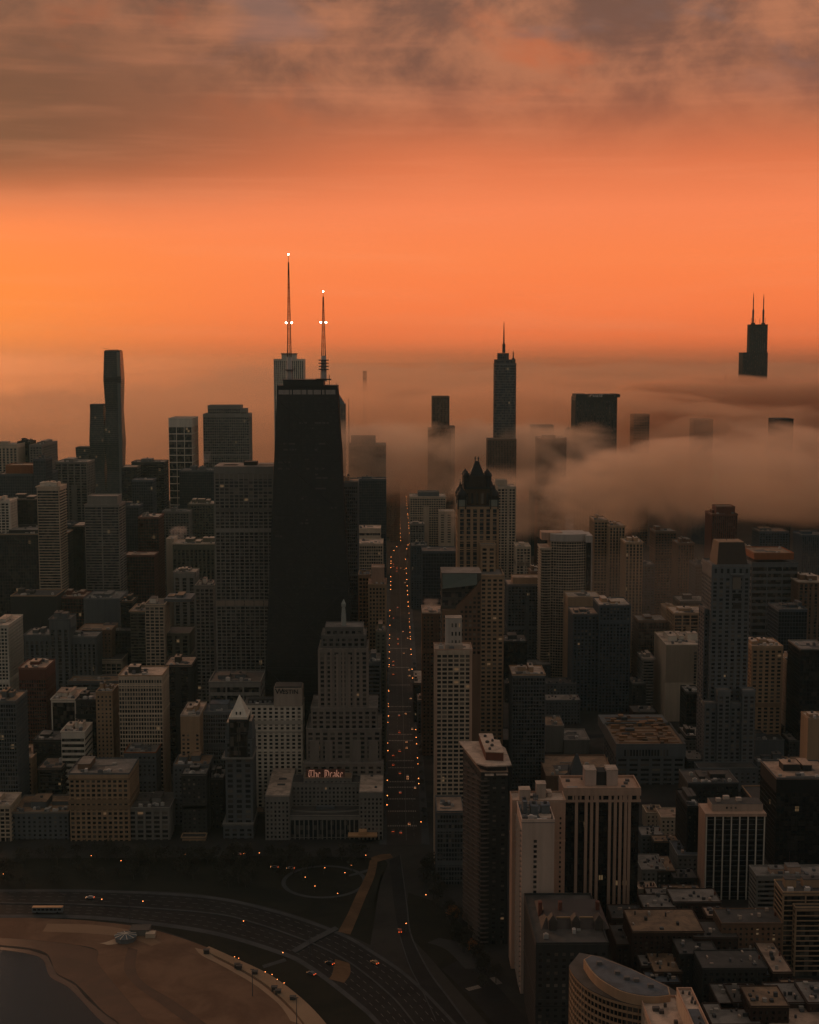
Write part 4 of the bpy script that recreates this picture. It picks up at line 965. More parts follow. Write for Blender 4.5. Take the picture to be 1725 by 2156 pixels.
 ("faint hazy tower behind the dark brown slab",1380,1424,1120,1790,36,K(wall='brown',pat='grid',roof='grey',units=1)),
 ("faint hazy tower under the cloud bank left of the domed tower",1350,1378,1190,1745,36,K(wall='blue',pat='grid',roof='grey',units=1)),
 ("rust red top tower with round corners and aerial in the right fog",1500,1553,1084,1670,36,K(wall='brick',pat='slots',glass='n',roof='brown',units=2,tiers=[(1508,1548,1068,6,22,dict(wall='brick',pat='blank'))])),
 ("pale block with columns right of the rust red top tower",1556,1592,1158,1600,34,K(wall='cream',pat='grid',bay=4,roof='pale',units=2)),
 ("wide dark tower with long rust orange roof screen at right",1588,1672,1166,1500,50,K(wall='rust',pat='blank',z0=150,roof='brown',units=2,big=False)),
 ("dark banded body below the long rust orange roof screen",1584,1680,1186,1498,54,K(wall='steel',pat='bands',fl=7,bay=14,roof='dark',units=0,big=False)),
 ("faint tall tower top in the right fog behind the rust orange roof screen",1600,1660,1120,1900,40,K(wall='blue',pat='grid',roof='grey',units=2)),
 ("pale terrace roofed dark block at the right edge",1682,1745,1226,1470,44,K(wall='brown',pat='piers',bay=5,roof='pale',units=3,rim='cream')),
 ("faint dark tower at the right edge under the fog",1690,1745,1128,1720,40,K(wall='blue',pat='slots',roof='dark',units=0)),
 ("beige stone tower with bright roof terrace right of the giant grey crowned tower",1584,1648,1362,1262,36,K(wall='tan',pat='pairs',bay=6,roof='pale',units=2,kids=80,top_band=2,pent='tan')),
 ("narrow pale block right of the beige stone tower",1657,1680,1392,1285,30,K(wall='cream',pat='punched',roof='tan',units=1)),
 ("black tower with greenish roof edge at the right edge",1686,1745,1368,1240,40,K(wall='black',pat='curtain',roof='grey',units=1,rim='stone',big=False)),
 ("dark blue glass block in haze behind the beige stone tower",1640,1700,1285,1400,40,K(wall='blue',pat='curtain',glass='b',roof='dark',units=1)),
 ("white blank walled hotel with one column of slit windows",1403,1485,1359,1400,66,K(wall='cream',pat='blank',roof='pale',units=5,pent='white',ph=6)),
 ("narrow balcony block against the white blank walled hotel",1355,1377,1388,1425,30,K(wall='stone',pat='balcony',roof='pale',units=2)),
 ("tall dark ribbed twin block with square tops right of the big curved tower",1208,1262,1294,1445,40,K(wall='blue',pat='piers',bay=3.6,fl=3.4,sp=.4,roof='tan',units=3,kids=60)),
 ("taller right half of the dark ribbed twin block with pale roof",1263,1327,1275,1440,44,K(wall='blue',pat='piers',bay=3.6,fl=3.4,sp=.4,roof='pale',units=3,kids=60,pent='tan')),
 ("block with plain brown roof collar behind the dark ribbed twin block",1196,1264,1258,1510,36,K(wall='tan',pat='punched',roof='pale',units=4,big=False,top_band=9,pent='tan')),
 ("dark fine gridded box tower with bright flat roof",1080,1148,1422,1150,34,K(wall='steel',pat='fine',bay=2.4,fl=3.2,roof='pale',rim='tan',units=3,top_band=1.5,pent='tan')),
 ("brown block with steaming roof left of the sloping glass tower",890,938,1292,1280,40,K(wall='brown',pat='punched',roof='tan',units=2,big=False,rim='pale')),
 ("narrow block with bright roof step at the avenue corner",872,892,1440,1400,60,K(wall='dark',pat='punched',roof='pale',units=2)),
 ("small shop house with pale roof corner at the avenue",880,902,1476,1350,26,K(wall='steel',pat='punched',roof='tan',units=1)),
 ("dark low department block behind the dark fine gridded box tower",1000,1078,1560,1190,40,K(wall='dark',pat='punched',roof='dark',units=2)),
 ("pale stepped box wall behind the wide brown roof hall",1150,1188,1530,1290,36,K(wall='stone',pat='blank',roof='brown',units=1,big=False)),
 ("lower pale box wall right of the stepped box wall",1188,1242,1560,1285,40,K(wall='stone',pat='blank',roof='grey',units=2,big=False)),
 ("wide brown flat roofed hall behind the church steeple",1150,1296,1636,1110,60,K(wall='brown',pat='blank',roof='brown',units=2,pent='dark',big=False)),
 ("dark low block between the big square store and the crowned tower podium",1446,1478,1460,1350,30,K(wall='dark',pat='curtain',roof='grey',units=6)),
 ("dark roofed block with pale rim right of the big square store",1446,1495,1552,1250,34,K(wall='dark',pat='piers',roof='grey',units=3)),
 ("black roofed terrace block with bright corner plates",1450,1555,1650,1080,36,K(wall='dark',pat='punched',roof='dark',rim='steel',units=8)),
 ("pale blank parapet block right of the crowned tower podium",1590,1652,1560,1240,30,K(wall='steel',pat='blank',roof='dark',units=3)),
 ("stone podium block with arched top right of the crowned tower",1595,1660,1606,1180,20,K(wall='steel',pat='punched',roof='dark')),
 ("huge dark unlit slab at the right edge",1636,1760,1640,985,44,K(wall='black',pat='curtain',roof='tan',units=3,rim='steel',top_band=10)),
 ("tan edged narrow tower at the far right edge above the dark slab",1702,1770,1514,1080,20,K(wall='tan',pat='blank',roof='pale',units=1)),
 ("low dark block with bright zigzag parapet right of the terrace block",1590,1634,1690,1040,40,K(wall='dark',pat='punched',roof='black',rim='tan',units=0,big=False)),
 ("dark narrow block left of the grid fronted lower right tower",1448,1478,1700,975,40,K(wall='black',pat='punched',roof='dark')),
 ("tall pale balcony annex at the lower right with flat roof house",1594,1745,1846,880,18,K(wall='stone',pat='bands',bay=30,fl=3.1,roof='grey',units=5,ph=6,pent='pink')),
 ("tan framed balcony tower at the lower right edge",1650,1790,1880,815,19,K(wall='tan',pat='bigrid',bay=13,fl=3.1,sp=.2,pw=.06,roof='dark',units=3,pent='tan',tiers=[(1676,1790,1912,-5,4.4,dict())])),
]
for (lab, x0, x1, yt, Yf, dp, kw) in T:
    kw = dict(kw); tr = kw.pop('tiers', None)
    if tr:
        tr2 = []
        for r_ in tr:
            r_ = list(r_); o = dict(r_[5]) if len(r_) > 5 else {}
            if r_[3] > 0 and 'z0' not in o: o['z0'] = at(x0, yt, Yf).z-.2
            tr2.append((r_[0], r_[1], r_[2], r_[3], r_[4], o))
        tr = tr2
    B(lab, x0, x1, yt, Yf, dp, tiers=tr, **kw)
# ---------------------------------------------------------------- nearer buildings with their own shapes
GD = 1262
root, a, b = B('big gridded tower with plain stone collar and waist band left of the black tower', 452, 574, 997, GD, 42, 'stone', 'grid', 'k', 'grey', 'apartment_tower', 'apartment tower', 5, False, bay=4.35, fl=3.05, pw=.20, sp=.30, top_band=0, parapet=0, kids=100)
zc = at(0,983,GD).z
m = MB(); m.box(a.x-.7,b.x+.7,GD-.7,GD+42.7,a.z+.2,zc); m.build('roof_collar', wall_mat(WC['stone']), root)
m = MB(); m.box(a.x-.5,b.x+.5,GD-.5,GD+42.5,zc+.01,zc+.3); m.build('upper_roof', roof_mat(RC['grey']), root)
for (x0_, x1_, yt_) in ((514,541,972),(545,575,979),(470,500,981)):
    p_, q_ = at(x0_,yt_,GD+12), at(x1_,yt_,GD+12); m = MB(); m.box(p_.x,q_.x,GD+10,GD+24,zc+.3,p_.z); m.build('penthouse', wall_mat(WC['dark']), root)
za_, zb_ = at(0,1276,GD).z, at(0,1265,GD).z
for i in range(6):
    xx = a.x+(b.x-a.x)*i/6; m = MB(); m.box(xx-.4,xx+(b.x-a.x)/6-.9,GD-.78,GD+.1,za_,zb_); m.build('waist_panel', wall_mat((.33,.25,.19)), root)
za_, zb_ = at(0,1009,GD).z, a.z
m = MB(); m.box(a.x+.6,b.x-.6,GD-.46,GD-.1,za_,zb_-.6); m.build('tall_top_windows', pane_mat(), root)
for i in range(13):
    xx = a.x+(b.x-a.x)*i/12; m = MB(); m.box(xx-.5,xx+.5,GD-.66,GD-.2,za_-.5,zb_); m.build('top_pier', wall_mat(WC['stone']), root)

# big curved white tower
CD = 1560
def curve_front(x0, x1, Y, bulge, depth, n=14):
    pts = []
    for i in range(n+1):
        t_ = i/n; x = x0+(x1-x0)*t_; pts.append((x, Y+bulge*((2*t_-1)**2)))
    return pts+[(x1, Y+depth), (x0, Y+depth)]
a, b = at(1162,1140,CD), at(1235,1140,CD)
root = empty('apartment_tower', ((a.x+b.x)/2,CD+22,0), 'big curved pale tower with white frame wall and solid top band in the right middle', 'apartment tower')
mass(root, curve_front(a.x,b.x,CD,5,38), 0, a.z, 'cream', 'grid', 'k', 'grey', 0, 0, bay=4.1, fl=3.05, pw=.16, sp=.28, kids=100)
c = at(1248,1128,CD-1)
m = MB(); m.prism(offset_poly(curve_front(a.x,b.x,CD,5,38),.8), a.z+.2, at(0,1127,CD).z); m.build('top_band', wall_mat((.50,.42,.36)), root)
m = MB(); m.box(b.x+5.5,c.x,CD-1,CD+34,0,c.z); m.build('end_wall', wall_mat((.50,.42,.36)), root)
m = MB(); m.box(b.x+.8,b.x+5.4,CD+1,CD+30,0,c.z-8); m.build('recess', glass_mat(GC['k'],.2), root)
m = MB(); m.box(b.x-1,c.x,CD-1.2,CD+34,c.z-7.5,c.z+.2); m.build('top_bridge', wall_mat((.50,.42,.36)), root)
p_, q_ = at(1141,1155,CD+2), at(1161,1155,CD+2)
mass(root, curve_front(p_.x,q_.x-.6,CD+2,2,34,6), 0, p_.z, 'cream', 'balcony', 'k', 'pale', 1, 1, bay=5, fl=3.05, sp=.26, pw=.05)
d_ = at(1141,1127,CD+10), at(1185,1127,CD+10)
m = MB(); m.prism(curve_front(d_[0].x,d_[1].x,CD+10,2,22,6), a.z, d_[0].z+3); m.build('penthouse', wall_mat(WC['pink']), root)

# pale tower beside the avenue with open grid front and slotted roof tower
PD = 1000
root, a, b = B('tall pale concrete tower with open gridded face beside the avenue', 918, 992, 1369, PD, 22, 'cream', 'deepgrid', 'b', 'pale', 'apartment_tower', 'apartment tower', 2, False, bay=4.2, fl=3.15, pw=.22, sp=.34, top_band=2.2, kids=100, rim='pink')
p_, q_ = at(938,1300,PD+14), at(972,1300,PD+14)
m = MB(); m.box(p_.x,q_.x,PD+10,PD+20,a.z,p_.z); m.build('roof_tower', wall_mat((.52,.44,.37)), root)
m = MB(); m.box(p_.x-.2,q_.x+.2,PD+9.8,PD+20.2,p_.z+.01,p_.z+.5); m.build('roof_tower_cap', roof_mat(RC['pale']), root)
for r_ in range(4):
    for i in range(3):
        xx = p_.x+(q_.x-p_.x)*(.42+.22*i); z = p_.z-5-6.2*r_
        m = MB(); m.box(xx-.55,xx+.55,PD+9.85,PD+10.1,z-1.4,z+1.4); m.build('slot_window', pane_mat(), root)
m = MB(); m.box(p_.x-.5,q_.x+.5,PD+4,PD+9.9,a.z+.2,a.z+3.2); m.build('roof_house', wall_mat((.48,.38,.30)), root)
for xx in (a.x+.1, b.x-.1):
    m = MB(); m.box(xx-.9,xx+.9,PD-1.2,PD-.2,0,a.z); m.build('corner_pier', wall_mat(WC['pink']), root)

# old hotel with two wings and roof sign
HD = 1052
def blockz(px0, px1, yt, Y): p, q = at(px0,yt,Y), at(px1,yt,Y); return p.x, q.x, p.z
root = empty('hotel', (at(683,1700,HD).x,HD+30,0), 'old grand hotel with two flat roofed wings and lettered roof sign facing the park', 'hotel')
x0,x1,z_ = blockz(559,609,1676,HD)
mass(root, poly_box(x0,x1,HD,HD+74), 0, z_, 'stone', 'punched', 'k', 'pale', 3.2, .5, bay=3.0, fl=3.3, pw=.5, sp=.45, kids=50, rim='stone')
lw = (x0,x1,z_)
for (u,v,w_,h_,m_) in ((.62,.18,6,1.5,'metal_housing'),(.55,.42,6,.4,'skylight'),(.55,.62,6,.4,'skylight')):
    m = MB(); cx_ = x0+(x1-x0)*u; cy_ = HD+74*(1-v); m.box(cx_-w_/2,cx_+w_/2,cy_-1.6,cy_+1.6,z_+.13,z_+.13+h_); m.build(m_, plain('pale_housing',(.55,.42,.33) if h_>1 else (.05,.05,.05)), root)
x0,x1,z_ = blockz(757,806,1668,HD); rw = (x0,x1,z_)
mass(root, poly_box(x0,x1,HD,HD+74), 0, z_, 'stone', 'punched', 'k', 'pale', 3.2, .5, bay=3.0, fl=3.3, pw=.5, sp=.45, kids=50, rim='stone')
for (u,v) in ((.5,.45),(.7,.85),(.2,.1)):
    m = MB(); cx_ = x0+(x1-x0)*u; cy_ = HD+74*(1-v); m.box(cx_-1,cx_+1,cy_-1,cy_+1,z_+.13,z_+1.2); m.build('roof_vent', plain('dark_vent',(.06,.06,.06)), root)
x0,x1,z_ = blockz(609,757,1650,HD+26)
mass(root, poly_box(lw[1]+.5,rw[0]-.5,HD+26,HD+48), 0, z_, 'stone', 'punched', 'k', 'dark', 1.5, .8, bay=3.0, fl=3.3, pw=.5, sp=.45, kids=100, rim='stone')
p_, q_ = blockz(640,740,1640,HD+28), None
mass(root, poly_box(p_[0],p_[1],HD+29,HD+44), z_+.15, p_[2], 'stone', 'punched', 'k', 'brown', .8, .5, bay=3.4, fl=3.0)
x0,x1,z2_ = blockz(604,764,1748,HD+6)
mass(root, poly_box(lw[1]+.6,rw[0]-.6,HD+2,HD+25), 0, 18, 'stone', 'widepiers', 'b', 'dark', 2.5, .8, bay=3.4, fl=14, sp=.04, pw=.25)
m = MB(); n_ = 18
for i in range(n_):
    a0, a1 = math.pi*(i/n_), math.pi*((i+1)/n_)
    cxh = (lw[1]+rw[0])/2
    f_ = lambda a_, r_: (cxh-math.cos(a_)*r_*1.0, HD+14-math.sin(a_)*r_*.20)
    p1,p2,p3,p4 = f_(a0,26),f_(a1,26),f_(a1,25),f_(a0,25); m.prism([p1,p2,p3,p4],18.3,19.6)
m.build('curved_balustrade', wall_mat(WC['stone']), root)
m = MB(); m.box(cxh-7,cxh+7,HD+17,HD+21,18.3,20.6); m.build('terrace_house', wall_mat(WC['steel']), root)
# blackletter roof sign
sx0,sx1,sz = blockz(646,725,1619,HD+33); _,_,sb = blockz(646,725,1639,HD+33)
sgm = plain('sign_steel',(.10,.075,.06)); SY = HD+33
m = MB()
for k in range(5): m.bar((sx0,SY,sb+(sz-sb)*k/4),(sx1,SY,sb+(sz-sb)*k/4),.10)
for k in range(19): xx = sx0+(sx1-sx0)*k/18; m.bar((xx,SY,sb-2),(xx,SY,sz),.09)
for k in range(7): xx = sx0+(sx1-sx0)*k/6; m.bar((xx,SY+.2,sb+(sz-sb)*.8),(xx,SY+4,sb-1.6),.12)
m.build('sign_frame', sgm, root)
m = MB(); m.box(sx0-.4,sx1+.4,SY+.3,SY+.5,sb+.1,sz-.1); m.build('sign_mesh', plain('neon_lit_rusty_mesh',(.20,.085,.06)), root); sign_ = o_ = root  # rusty mesh, with the neon's light on it painted into the colour
S = { # strokes drawn with a broad slanted nib, unit height 1
 'T': (.78,[((.08,.78),(.22,.95)),((.22,.95),(.72,.90)),((.72,.90),(.78,1.0)),((.30,.88),(.14,.62)),((.14,.62),(.14,.22)),((.14,.22),(.34,.02)),((.34,.02),(.72,.14)),((.46,.84),(.46,.20))]),
 'h': (.56,[((.10,1.0),(.10,.06)),((.10,.06),(.18,.0)),((.10,.52),(.34,.66)),((.34,.66),(.46,.52)),((.46,.52),(.46,.10)),((.46,.10),(.36,-.12))]),
 'e': (.48,[((.10,.55),(.10,.12)),((.10,.55),(.26,.68)),((.26,.68),(.40,.54)),((.40,.54),(.12,.32)),((.10,.12),(.24,.0)),((.24,.0),(.42,.12))]),
 'D': (.84,[((.06,.86),(.20,.98)),((.20,.98),(.56,.92)),((.56,.92),(.74,.70)),((.74,.70),(.74,.26)),((.74,.26),(.46,.0)),((.46,.0),(.10,.10)),((.22,.88),(.22,.12)),((.40,.80),(.40,.20))]),
 'r': (.42,[((.12,.62),(.12,.06)),((.12,.06),(.22,.0)),((.12,.52),(.28,.68)),((.28,.68),(.38,.58))]),
 'a': (.52,[((.10,.56),(.26,.68)),((.26,.68),(.40,.56)),((.40,.56),(.40,.06)),((.40,.06),(.50,.0)),((.40,.34),(.12,.26)),((.12,.26),(.10,.10)),((.10,.10),(.24,.0)),((.24,.0),(.40,.12))]),
 'k': (.52,[((.10,1.0),(.10,.06)),((.10,.06),(.18,.0)),((.10,.42),(.34,.66)),((.34,.66),(.40,.54)),((.40,.54),(.18,.38)),((.18,.38),(.42,.06)),((.42,.06),(.50,.0))]),
}
tot = sum(S[c][0] for c in 'TheDrake')+.40; Hs = (sz-sb)*.80; sc_ = (sx1-sx0)*.94/tot; cx_ = sx0+(sx1-sx0)*.03
lit_m = glow('sign_neon', (.80,.36,.24), .34)
for ch in 'The Drake':
    if ch == ' ': cx_ += .40*sc_; continue
    wd, st = S[ch]; m = MB()
    for (p, q) in st:
        P_, Q_ = Vector((cx_+p[0]*sc_, sb+Hs*.12+p[1]*Hs)), Vector((cx_+q[0]*sc_, sb+Hs*.12+q[1]*Hs))
        nb_ = Vector((.26,.22))*(Hs/6.6)
        pts = [P_-nb_, Q_-nb_, Q_+nb_, P_+nb_]
        ar = sum(pts[i].x*pts[(i+1)%4].y-pts[(i+1)%4].x*pts[i].y for i in range(4))
        if ar < 0: pts = pts[::-1]
        b0 = len(m.v); m.v += [(v.x,SY-.35,v.y) for v in pts]+[(v.x,SY-.05,v.y) for v in pts]
        for i in range(4): j=(i+1)%4; m.f.append((b0+i,b0+4+i,b0+4+j,b0+j)); m.m.append(0)
        m.f.append((b0,b0+1,b0+2,b0+3)); m.m.append(0); m.f.append((b0+7,b0+6,b0+5,b0+4)); m.m.append(0)
    m.build('sign_letter', lit_m, root); cx_ += wd*sc_
o = MB(); p_ = at(764,1794,HD-6); o.box(p_.x-11,p_.x+11,HD-9,HD-1.0,5,6.2); o.box(p_.x-3,p_.x+3,HD-8,HD-1.0,6.2,9)
o.build('entrance_canopy', plain('lit_canopy',(.55,.30,.14)), root)

# hotel slab with a name on its roof box
WD_ = 1125
root, a, b = B('pale ribbed hotel slab with a lettered box on its roof', 516, 636, 1484, WD_, 20, 'white', 'piers', 'k', 'grey', 'hotel', 'hotel', 5, False, bay=4.6, fl=3.2, pw=.45, sp=.40, top_band=1.2, kids=100, rim='stone')
p_, q_ = at(577,1448,WD_+.5), at(636,1448,WD_+.5)
m = MB(); m.box(p_.x,q_.x+.3,WD_-1.1,WD_+16,a.z-.9,p_.z); m.build('sign_box', wall_mat((.42,.33,.26)), root)
m = MB(); m.box(p_.x+.6,q_.x-.4,WD_-.4,WD_+15.5,p_.z+.01,p_.z+1.2); m.build('sign_box_roof', roof_mat(RC['dark']), root)
c_ = at(607.5,1456,WD_-1.2); text('W', 6.2, (c_.x-7.4,WD_-1.3,c_.z), plain('dark_letters',(.02,.016,.014)), root); text('ESTIN', 5.0, (c_.x+1.6,WD_-1.3,c_.z-.35), plain('dark_letters',(.02,.016,.014)), root)
c_ = at(577,1474,WD_+4); m = MB(); m.box(a.x+2,c_.x-1,WD_+5,WD_+14,a.z,a.z+3.4); m.build('roof_screen', wall_mat(WC['dark']), root)
for i in range(9): m = MB(); m.box(a.x+3+i*4,a.x+5+i*4,WD_+3,WD_+4.6,a.z+.2,a.z+2.2); m.build('roof_unit', plain('metal_housing',(.16,.16,.16)), root)

# beacon tower, stone setbacks
BD = 1105
root = empty('office_tower', (at(723,1400,BD).x,BD+24,0), 'stepped limestone tower with paired windows and tall white beacon mast', 'office tower')
t_ = [(672,774,1367,8,34,0,'stone'),(678,770,1338,11,28,0,'steel'),(686,764,1322,14,22,0,'steel'),(656,794,1492,4,42,0,'stone'),(646,802,1536,0,46,0,'stone')]
for (x0_,x1_,yt_,off,dd,_,wc) in t_:
    p_, q_ = at(x0_,yt_,BD+off), at(x1_,yt_,BD+off)
    mass(root, poly_box(p_.x,q_.x,BD+off,BD+off+dd), 0, p_.z, (.25,.205,.17) if wc=='stone' else (.15,.135,.12), 'pairs', 'k', 'grey', 1, .9, bay=5.2 if off>3 else 5.6, fl=3.7, kids=100 if off==8 else (70 if off in (0,) else 0))
    for k in range(9 if off == 8 else 0):
        xx = p_.x+(q_.x-p_.x)*k/8; m = MB(); m.box(xx-.9,xx+.9,BD+off-1.2,BD+off-.4,20,p_.z-4 if k%2 else p_.z); m.build('pier', wall_mat((.30,.235,.19)), root)
p_, q_ = at(640,1580,BD-8), at(806,1580,BD-8); mass(root, poly_box(p_.x,q_.x,BD-8,BD-.5), 0, at(0,1610,BD-8).z, (.25,.205,.17), 'pairs', 'k', 'grey', 1, .9)
for (x0_,x1_) in ((652,672),(684,700),(742,760),(776,796)):
    p_, q_ = at(x0_,1540,BD-4), at(x1_,1540,BD-4); m = MB(); m.box(p_.x,q_.x,BD-2.5,BD-.4,0,at(0,1560,BD).z); m.build('bay', wall_mat((.25,.205,.17)), root)
q = at(724,1321,BD+24)
m = MB(); m.lathe((q.x,BD+24), [(2.1,q.z),(1.9,q.z+10),(1.2,at(0,1280,BD+24).z),(1.7,at(0,1278,BD+24).z),(1.9,at(0,1272,BD+24).z),(1.2,at(0,1269,BD+24).z),(.3,at(0,1263,BD+24).z)], 12); m.build('beacon_mast', plain('beacon_white',(.30,.31,.27)), root)
q = at(753,1326,BD+18); m = MB(); m.box(q.x-4,q.x+5,BD+18,BD+26,q.z-2,q.z+2); m.build('roof_hut', plain('pale_housing',(.55,.42,.33)), root)

# pointed roof tower
QD = 1056
root, a, b = B('stone tower with pale steep pyramid roof and stepped shoulders', 471, 533, 1738, QD, 32, 'steel', 'punched', 'k', 'grey', 'apartment_tower', 'apartment tower', 0, False, bay=6, fl=3.5, pw=.42, sp=.46, kids=50)
p_, q_ = at(474,1515,QD+2), at(530,1515,QD+2)
mass(root, poly_box(p_.x,q_.x,QD+2,QD+30), a.z, at(0,1560,QD+2).z, 'steel', 'punched', 'k', 'dark', 1, 1, bay=6, fl=4, pw=.42, sp=.4, kids=50)
p_, q_ = at(485,1560,QD+3), at(521,1560,QD+3); zt_ = at(0,1514,QD+3).z
mass(root, poly_box(p_.x,q_.x,QD+1.2,QD+22), at(0,1600,QD).z, zt_, 'dark', 'bigrid', 'k', 'pale', .8, 0, bay=8, fl=10)
m = MB(); m.box(p_.x-.6,q_.x+.6,QD+.6,QD+22.6,zt_,zt_+1.6); m.build('pale_cornice', wall_mat(WC['white']), root)
cxx, hw_ = (p_.x+q_.x)/2, (q_.x-p_.x)/2; zap = at(0,1464,QD+12).z
m = MB(); m.prism([(cxx-hw_,QD+1.5),(cxx+hw_,QD+1.5),(cxx+hw_,QD+22),(cxx-hw_,QD+22)], zt_+1.6, zap, top=[(cxx-.2,QD+11.5),(cxx+.2,QD+11.5),(cxx+.2,QD+12),(cxx-.2,QD+12)]); m.build('pyramid_roof', wall_mat(WC['white']), root)
for s in (-1,1): 
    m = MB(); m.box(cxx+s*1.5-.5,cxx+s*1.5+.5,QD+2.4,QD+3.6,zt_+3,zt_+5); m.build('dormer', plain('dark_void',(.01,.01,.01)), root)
for (x0_,x1_,yt_) in ((473,485,1524),(521,533,1520)):
    e_, f_ = at(x0_,yt_,QD+5), at(x1_,yt_,QD+5)
    m = MB(); m.prism(poly_box(e_.x,f_.x,QD+5,QD+26), at(0,1560,QD).z, e_.z, top=poly_box(e_.x+1.4,f_.x-1.4,QD+7,QD+24)); m.build('shoulder', wall_mat(WC['steel']), root)
    m = MB(); m.box(e_.x+1.2,f_.x-1.2,QD+6.8,QD+24.2,e_.z+.01,e_.z+.6); m.build('shoulder_roof', roof_mat(RC['pale']), root)
for yy in (1600,1738):
    z = at(0,yy,QD).z; m = MB(); m.box(a.x-.8,b.x+.8,QD-.8,QD+32.8,z,z+1.1); m.build('cornice', wall_mat(WC['stone']), root)

# giant grey crowned tower
KD = 1200
root = empty('skyscraper', (at(1540,1300,KD).x,KD+22,0), 'giant grey stone tower with dark hipped block on its crown and tall black central slot', 'skyscraper')
p_, q_ = at(1500,1192,KD), at(1580,1192,KD)
mass(root, poly_box(p_.x,q_.x,KD,KD+38), 0, p_.z, (.145,.15,.15), 'pairs', 'k', 'grey', 9, 1.5, bay=5.8, fl=3.5, pw=.45, kids=100)
X0,X1 = p_.x,q_.x
c_, d_ = at(1510,1188,KD+4), at(1574,1188,KD+4); zr = at(0,1146,KD+4).z
m = MB(); m.prism(poly_box(c_.x,d_.x,KD+4,KD+34), p_.z+.2, zr, top=poly_box(c_.x+2,d_.x-2,KD+8,KD+30)); m.build('hipped_block', plain('dark_copper',(.06,.036,.022)), root)
m = MB(); m.box(c_.x+2.2,d_.x-2.2,KD+8.2,KD+29.8,zr+.01,zr+.5); m.build('hipped_roof', roof_mat(RC['brown']), root)
m = MB(); q = at(1530,1143,KD+20); m.bar((q.x,KD+20,zr),(q.x,KD+20,zr+26),.3); m.build('roof_aerial', plain('mast_paint',(.09,.03,.02)), root)
for i in range(6):
    xx = X0+3+(X1-X0-6)*i/5; m = MB(); zz1 = at(0,1203,KD).z
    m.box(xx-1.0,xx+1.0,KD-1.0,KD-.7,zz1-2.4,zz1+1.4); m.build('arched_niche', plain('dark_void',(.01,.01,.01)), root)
for (x0_,x1_,ya,yb_) in ((1543,1560,1214,1243),(1543,1560,1250,1262),(1543,1560,1269,1284)):
    e_, f_ = at(x0_,ya,KD), at(x1_,ya,KD); z2_ = at(0,yb_,KD).z
    m = MB(); m.box(e_.x,f_.x,KD-1.1,KD+.2,z2_,e_.z); m.build('tall_window', pane_mat(), root)
m = MB(); e_, f_ = at(1538,1205,KD), at(1566,1205,KD); m.box(e_.x,f_.x,KD-2.6,KD-.5,at(0,1213,KD).z,at(0,1210,KD).z); m.build('balcony', wall_mat(WC['grey']), root)
p2, q2 = at(1488,1458,KD-9), at(1588,1458,KD-9)
for (u0,u1,yt_,off) in ((1486,1510,1482,0),(1512,1538,1455,-3),(1540,1562,1482,0),(1564,1590,1455,-3)):
    e_, f_ = at(u0,yt_,KD-12), at(u1,yt_,KD-12)
    mass(root, poly_box(e_.x,f_.x,KD-10+off,KD-1.2), 0, e_.z, (.145,.15,.15), 'pairs', 'k', 'grey', 3, 1, bay=4.6, fl=3.5, pw=.42, kids=40)
p3, q3 = at(1484,1300,KD+8), at(1500,1300,KD+8)
mass(root, poly_box(p3.x,X0-.9,KD+8,KD+30), 0, at(0,1290,KD).z, (.12,.125,.13), 'pairs', 'k', 'grey', 2, 1)
p4, q4 = at(1440,1654,KD-45), at(1592,1654,KD-45)
mass(root, poly_box(at(1470,1650,KD-30).x,at(1592,1650,KD-30).x,KD-32,KD-14), 0, at(0,1622,KD-30).z, (.145,.15,.15), 'punched', 'k', 'dark', 2, 1, bay=5, kids=0)

# white walled hotel slits (column of windows on the blank face)
fx = at(1464,1400,1400).x
ht = [o for o in bpy.data.objects if o.get('label','').startswith('white blank walled hotel')][0]
for j in range(22):
    z = at(0,1378,1400).z-j*3.1; m = MB(); m.box(fx-1.2,fx+1.2,1399.75,1400.1,z-1.1,z+1.1); m.build('window', pane_mat(), ht)
sl_ = [o for o in bpy.data.objects if o.get('label','').startswith('pale windowless slab')][0]
for xx_ in (932,946):
    fx = at(xx_,1085,2090).x
    for j in range(12):
        z = at(0,1086,2090).z-j*3.6; m = MB(); m.box(fx-2.2,fx+2.2,2089.75,2090.1,z-.8,z+.8); m.build('window', pane_mat(), sl_)

# big square store with roof plant
SD = 1190
root, a, b = B('big square store block with slit topped windows and brown plant cluttered roof', 1299, 1442, 1572, SD, 70, 'steel', 'slots', 'k', 'brown', 'department_store', 'store', 0, False, bay=9, fl=4.3, pw=.28, sp=.52, top_band=0, parapet=2.5, rim='steel', kids=100)
m = MB(); m.box(a.x-.8,b.x+.8,SD-.9,SD+108.8,a.z-9,a.z+.05); m.build('top_storey', wall_mat(WC['steel']), root)
for i in range(15):
    xx = a.x+7+(b.x-a.x-22)*i/14; m = MB(); m.box(xx-.8,xx+.8,SD-1.02,SD-.7,a.z-8,a.z-2.6); m.build('slit_window', pane_mat(), root)
rnd = random.Random(5)
for i in range(44):
    cx_ = a.x+4+rnd.random()*(b.x-a.x-8); cy_ = SD+5+rnd.random()*94; w_ = rnd.uniform(2,8); d_ = rnd.uniform(1.5,6)
    m = MB(); m.box(cx_-w_/2,cx_+w_/2,cy_-d_/2,cy_+d_/2,a.z+.13,a.z+rnd.uniform(1.2,3.4)); m.build('roof_unit', plain('rust_housing',rnd.choice([(.20,.09,.03),(.10,.06,.03),(.26,.13,.05),(.06,.06,.06)])), root)
for i in range(8):
    cy_ = SD+8+i*12; m = MB(); m.bar((a.x+3,cy_,a.z+1.2),(b.x-3,cy_,a.z+1.2),.5,8); m.build('roof_pipe', plain('rust_housing',(.22,.10,.035)), root)

